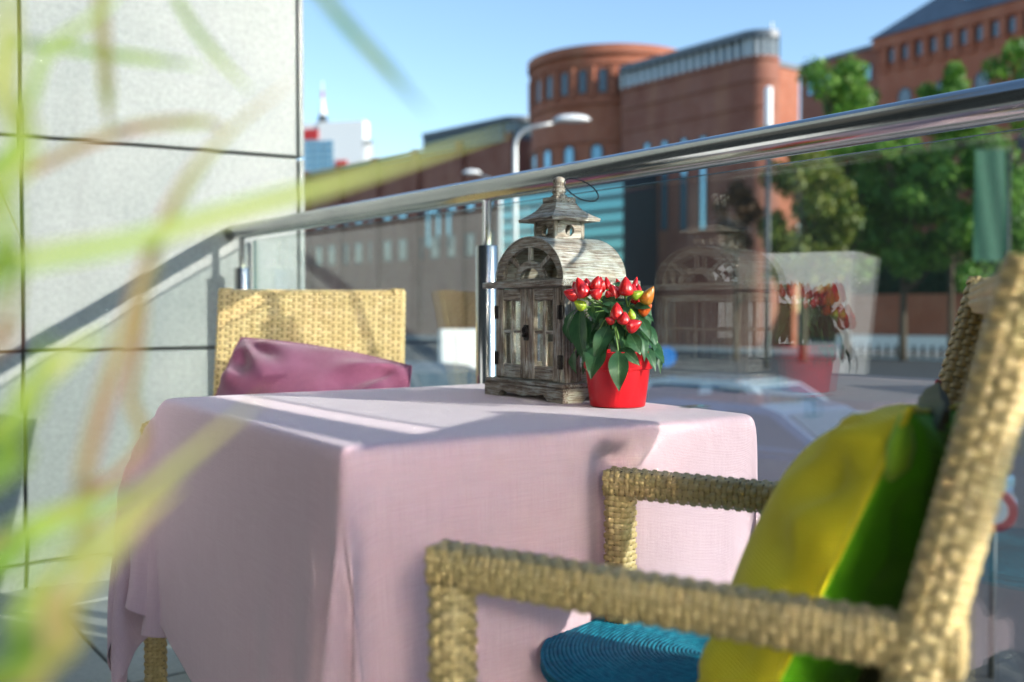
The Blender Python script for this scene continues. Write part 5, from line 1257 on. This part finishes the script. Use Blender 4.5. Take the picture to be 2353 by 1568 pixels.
# --- street lamps
def lamp(label, px, Y, py_top, px_tip, py_tip, double=False):
    b = P2(px, Y); o = thing('street_lamp', label, 'street lamp', (b.x, b.y, STREET), 0, 'street lamps by the road'); zt = zat(px, py_top, Y) - STREET; tx = P2(px_tip, Y).x - b.x; tz = zat(px_tip, py_tip, Y) - STREET
    p = MB(); pts = [Vector((0, 0, 0)), Vector((0, 0, zt * .5)), Vector((0, 0, zt * .93))] + bez(Vector((0, 0, zt * .94)), Vector((0, 0, zt * 1.0)), Vector((tx * .28, 0, zt + (tz - zt) * .35)), 8) + [Vector((tx * .6, 0, tz - .04))]
    p.tube(pts, [.07, .058, .045] + [.04] * 9 + [.03], 12); p.build('pole', M_LAMPGREY, o, smooth=True)
    q = MB(); c = Vector((tx * .8, 0, tz)); rr_ = []
    for i in range(9):
        t = i / 8; w = abs(tx) * .27; x = (t * 2 - 1) * w; hh2 = (1 - (t * 2 - 1) ** 2) ** .5; rr_.append((x, hh2))
    P_ = [[c + Vector((x * (1 if tx > 0 else -1), .16 * h_ * math.cos(a), .12 * h_ * math.sin(a) * (1 if math.sin(a) > 0 else .45))) for a in [2 * math.pi * k / 12 for k in range(12)]] for x, h_ in rr_]
    q.grid(P_, wrap=True); q.build('lamp_head', M_WHITE, o, smooth=True)
    return o
lamp('grey street lamp with a long curved arm in front of the round tower', 1184, 21, 300, 1346, 276)
lamp('shorter street lamp whose head shows just above the handrail', 1150, 33, 420, 1068, 398)
b = P2(1762, 40); o = thing('street_lamp', 'straight lamp post with a white cylinder head before the brick corner', 'street lamp', (b.x, b.y, STREET), 0, 'street lamps by the road')
p = MB(); p.tube([(0, 0, 0), (0, 0, zat(0, 292, 40) - STREET)], [.13, .10], 12); p.build('pole', M_DARKFRAME, o, smooth=True)
p = MB(); za_, zb2 = zat(0, 292, 40) - STREET, zat(0, 200, 40) - STREET; p.lathe([(.0, za_), (.15, za_ + .01), (.155, zb2 - .1), (.12, zb2), (0, zb2)], 16); p.build('lamp_head', M_WHITE, o, auto=40)
# --- added green cloth on a pole, standing for a reflection in the glass
b = P2(2272, 38); o = thing('reflection_banner', 'tall green cloth added for a green reflection in the glass at the right', 'reflection_banner', (b.x, b.y, STREET)); wb = .62; z0_, z1_ = zat(0, 600, 38) - STREET, zat(0, 345, 38) - STREET
p = MB(); p.grid([[(-wb + 2 * wb * i / 8, .04 * math.sin(i * 1.2 + j * .5), z0_ + (z1_ - z0_) * j / 10) for j in range(11)] for i in range(9)]); p.build('cloth', M_GREENREFL, o, smooth=True)
p = MB(); p.tube([(wb + .08, 0, 0), (wb + .08, 0, z1_ + .1)], .05, 10); p.tube([(wb + .08, 0, z1_ + .05), (-wb, 0, z1_ + .05)], .025, 8); p.build('pole', M_DARKFRAME, o, smooth=True)
# --- vehicles
def car(name, label, cat, loc, rot, paint, L=4.2, W=1.75, H=1.46, box=False):
    o = thing(name, label, cat, loc, rot, 'vehicles parked in the street' if not box else None)
    low = [(-L / 2, .32), (-L / 2 + .05, .78), (-L / 2 + .35, .90), (L / 2 - 1.15, .95), (L / 2 - .22, .78), (L / 2, .55), (L / 2 - .02, .30)]
    wheels = (-L / 2 + .78, L / 2 - .82); prof = low[:]
    bm = bmesh.new(); M = frame((1, 0, 0), (0, 0, 1), (0, -1, 0), (0, W / 2, 0)); vs = [bm.verts.new(M @ Vector((x, z, 0))) for x, z in prof]; f = bm.faces.new(vs); r_ = bmesh.ops.extrude_face_region(bm, geom=[f]); bmesh.ops.translate(bm, verts=[v for v in r_['geom'] if isinstance(v, bmesh.types.BMVert)], vec=(0, -W, 0)); bmesh.ops.recalc_face_normals(bm, faces=bm.faces[:]); bmesh.ops.bevel(bm, geom=bm.edges[:], offset=.06, segments=3, affect='EDGES'); q = MB(); q.bm(bm); q.build('body', paint, o, auto=35)
    cab = [(-L / 2 + .30, .90), (-L / 2 + .72, H - .05), (-L / 2 + 1.0, H), (L / 2 - 2.0, H), (L / 2 - 1.72, H - .06), (L / 2 - 1.02, .93)]; wi = W / 2 - .10; wt = W / 2 - .28
    def cabpt(x, z, s_): return Vector((x, s_ * (wi + (wt - wi) * (z - .9) / (H - .9)), z))
    q = MB(); n = len(cab); q.v = [tuple(cabpt(x, z, -1)) for x, z in cab] + [tuple(cabpt(x, z, 1)) for x, z in cab]; q.f = [tuple(range(n)), tuple(range(n, 2 * n))[::-1]] + [(i, i + n, (i + 1) % n + n, (i + 1) % n) for i in range(n)]; q.mi = [0] * len(q.f); q.build('cabin', paint, o)
    def pane(c, e=.012):
        nn = (c[1] - c[0]).cross(c[2] - c[0]).normalized(); q = MB(); m = sum(c, Vector()) / len(c); c2 = [m + (v - m) * .86 for v in c]
        if nn.dot(m - Vector((0, 0, .9))) < 0: nn = -nn
        q.add([v + nn * e for v in c2] + [v - nn * .01 for v in c2], [tuple(range(len(c)))] + [(i, (i + 1) % len(c), (i + 1) % len(c) + len(c), i + len(c)) for i in range(len(c))]); q.build('window', M_WIN, o)
    pane([cabpt(*cab[4], -1), cabpt(*cab[5], -1), cabpt(*cab[5], 1), cabpt(*cab[4], 1)]); pane([cabpt(*cab[0], -1), cabpt(*cab[1], -1), cabpt(*cab[1], 1), cabpt(*cab[0], 1)])
    for s_ in (-1, 1):
        mx = (cab[0][0] + cab[5][0]) / 2; pane([cabpt(cab[0][0] + .1, .92, s_), cabpt(cab[1][0] + .06, H - .06, s_), cabpt(mx - .02, H - .05, s_), cabpt(mx - .02, .94, s_)]); pane([cabpt(mx + .05, .94, s_), cabpt(mx + .05, H - .05, s_), cabpt(cab[4][0] - .1, H - .07, s_), cabpt(cab[5][0] - .12, .95, s_)])
        q = MB(); q.rbox((L / 2 - .18, s_ * W / 2 * .72 - .16, .62), (L / 2 - .02, s_ * W / 2 * .72 + .16, .74), .02); q.build('headlight', M_WINB, o)
        q = MB(); q.rbox((-L / 2 - .01, s_ * W / 2 * .78 - .13, .64), (-L / 2 + .1, s_ * W / 2 * .78 + .13, .82), .02); q.build('tail_light', M_REDPAINT, o)
        for x in wheels:
            Mw = frame((1, 0, 0), (0, 0, 1), (0, -1, 0), (x, s_ * (W / 2 - .10) + .1, .31)); q = MB(); q.lathe([(.19, 0.0), (.29, -.005), (.31, .03), (.31, .17), (.29, .205), (.19, .2)], 24, Mw); wo = q.build('wheel', M_RUBBER, o, auto=40); q = MB(); q.lathe([(.0, .02), (.2, .01), (.2, .19), (.0, .18)], 16, Mw); q.build('rim', M_LAMPGREY, wo, auto=40)
    return o
ang = math.atan2(-U.y, -U.x)
b = P2(1735, 13.5); car('parked_car', 'white parked car beyond the glass right of the red pot', 'car', (b.x, b.y, STREET), ang + R(8), M_CARW, 4.1, 1.75, 1.40)
b = P2(1800, 10.6); car('parked_car', 'silver blue parked car with dark windows beside the yellow cushion', 'car', (b.x, b.y, STREET), ang + R(4), M_CARB, 4.2, 1.75, 1.36)
b = P2(985, 16); car('parked_car', 'dark parked car behind the glass left of the railing post', 'car', (b.x, b.y, STREET), ang, NT('x').m if False else M_SLATE, 4.3, 1.78, 1.45)
# added cabinet standing for a pale reflection in the glass, road signs
b = P2(1060, 19); cb = thing('reflection_cabinet', 'white two-door cabinet added for a pale reflection in the glass left of the lantern', 'cabinet', (b.x, b.y, STREET), R(8)); zc_ = zat(0, 757, 19) - STREET
p = MB(); p.rbox((-.42, -.25, .06), (.42, .25, zc_), .02); p.build('cabinet_body', M_WHITE, cb)
for x0, x1 in ((-.40, -.17), (-.13, .40)): p = MB(); p.rbox((x0, -.275, .12), (x1, -.252, zc_ - .06), .008); dr_ = p.build('door', M_WHITE, cb); p = MB(); p.rbox((x1 - .06, -.30, zc_ * .5), (x1 - .03, -.276, zc_ * .5 + .12), .004); p.build('handle', M_IRON, dr_)
p = MB(); p.bbox((-.44, -.27, 0), (.44, .27, .058)); p.build('plinth', M_PAVE, cb)
def disc_sign(label, px, py, Y, dia, face, rim):
    c = at(px, py, Y); o = thing('road_sign', label, 'road sign', (c.x, c.y, STREET), math.atan2(c.y, c.x) - R(90)); zc = c.z - STREET; M = frame((1, 0, 0), (0, 0, 1), (0, -1, 0), (0, 0, zc))
    p = MB(); p.lathe([(0, 0), (dia / 2, 0), (dia / 2, .02), (0, .02)], 32, M); d_ = p.build('sign_plate', rim, o, auto=40)
    if face: p = MB(); p.lathe([(0, .0205), (dia * .31, .0205), (dia * .31, .024), (0, .024)], 28, M); p.build('sign_face', face, d_, auto=40)
    p = MB(); p.tube([(0, .04, 0), (0, .04, zc + dia * .4)], .02, 10); p.build('pole', M_DARKFRAME, o, smooth=True)
disc_sign('plain blue round road sign peeking out right of the pepper leaves', 1531, 820, 17, .34, None, M_BLUEPAINT)
disc_sign('round road sign with red ring and white centre by the chair back', 2283, 1172, 6.2, .27, M_WHITE, M_REDPAINT)
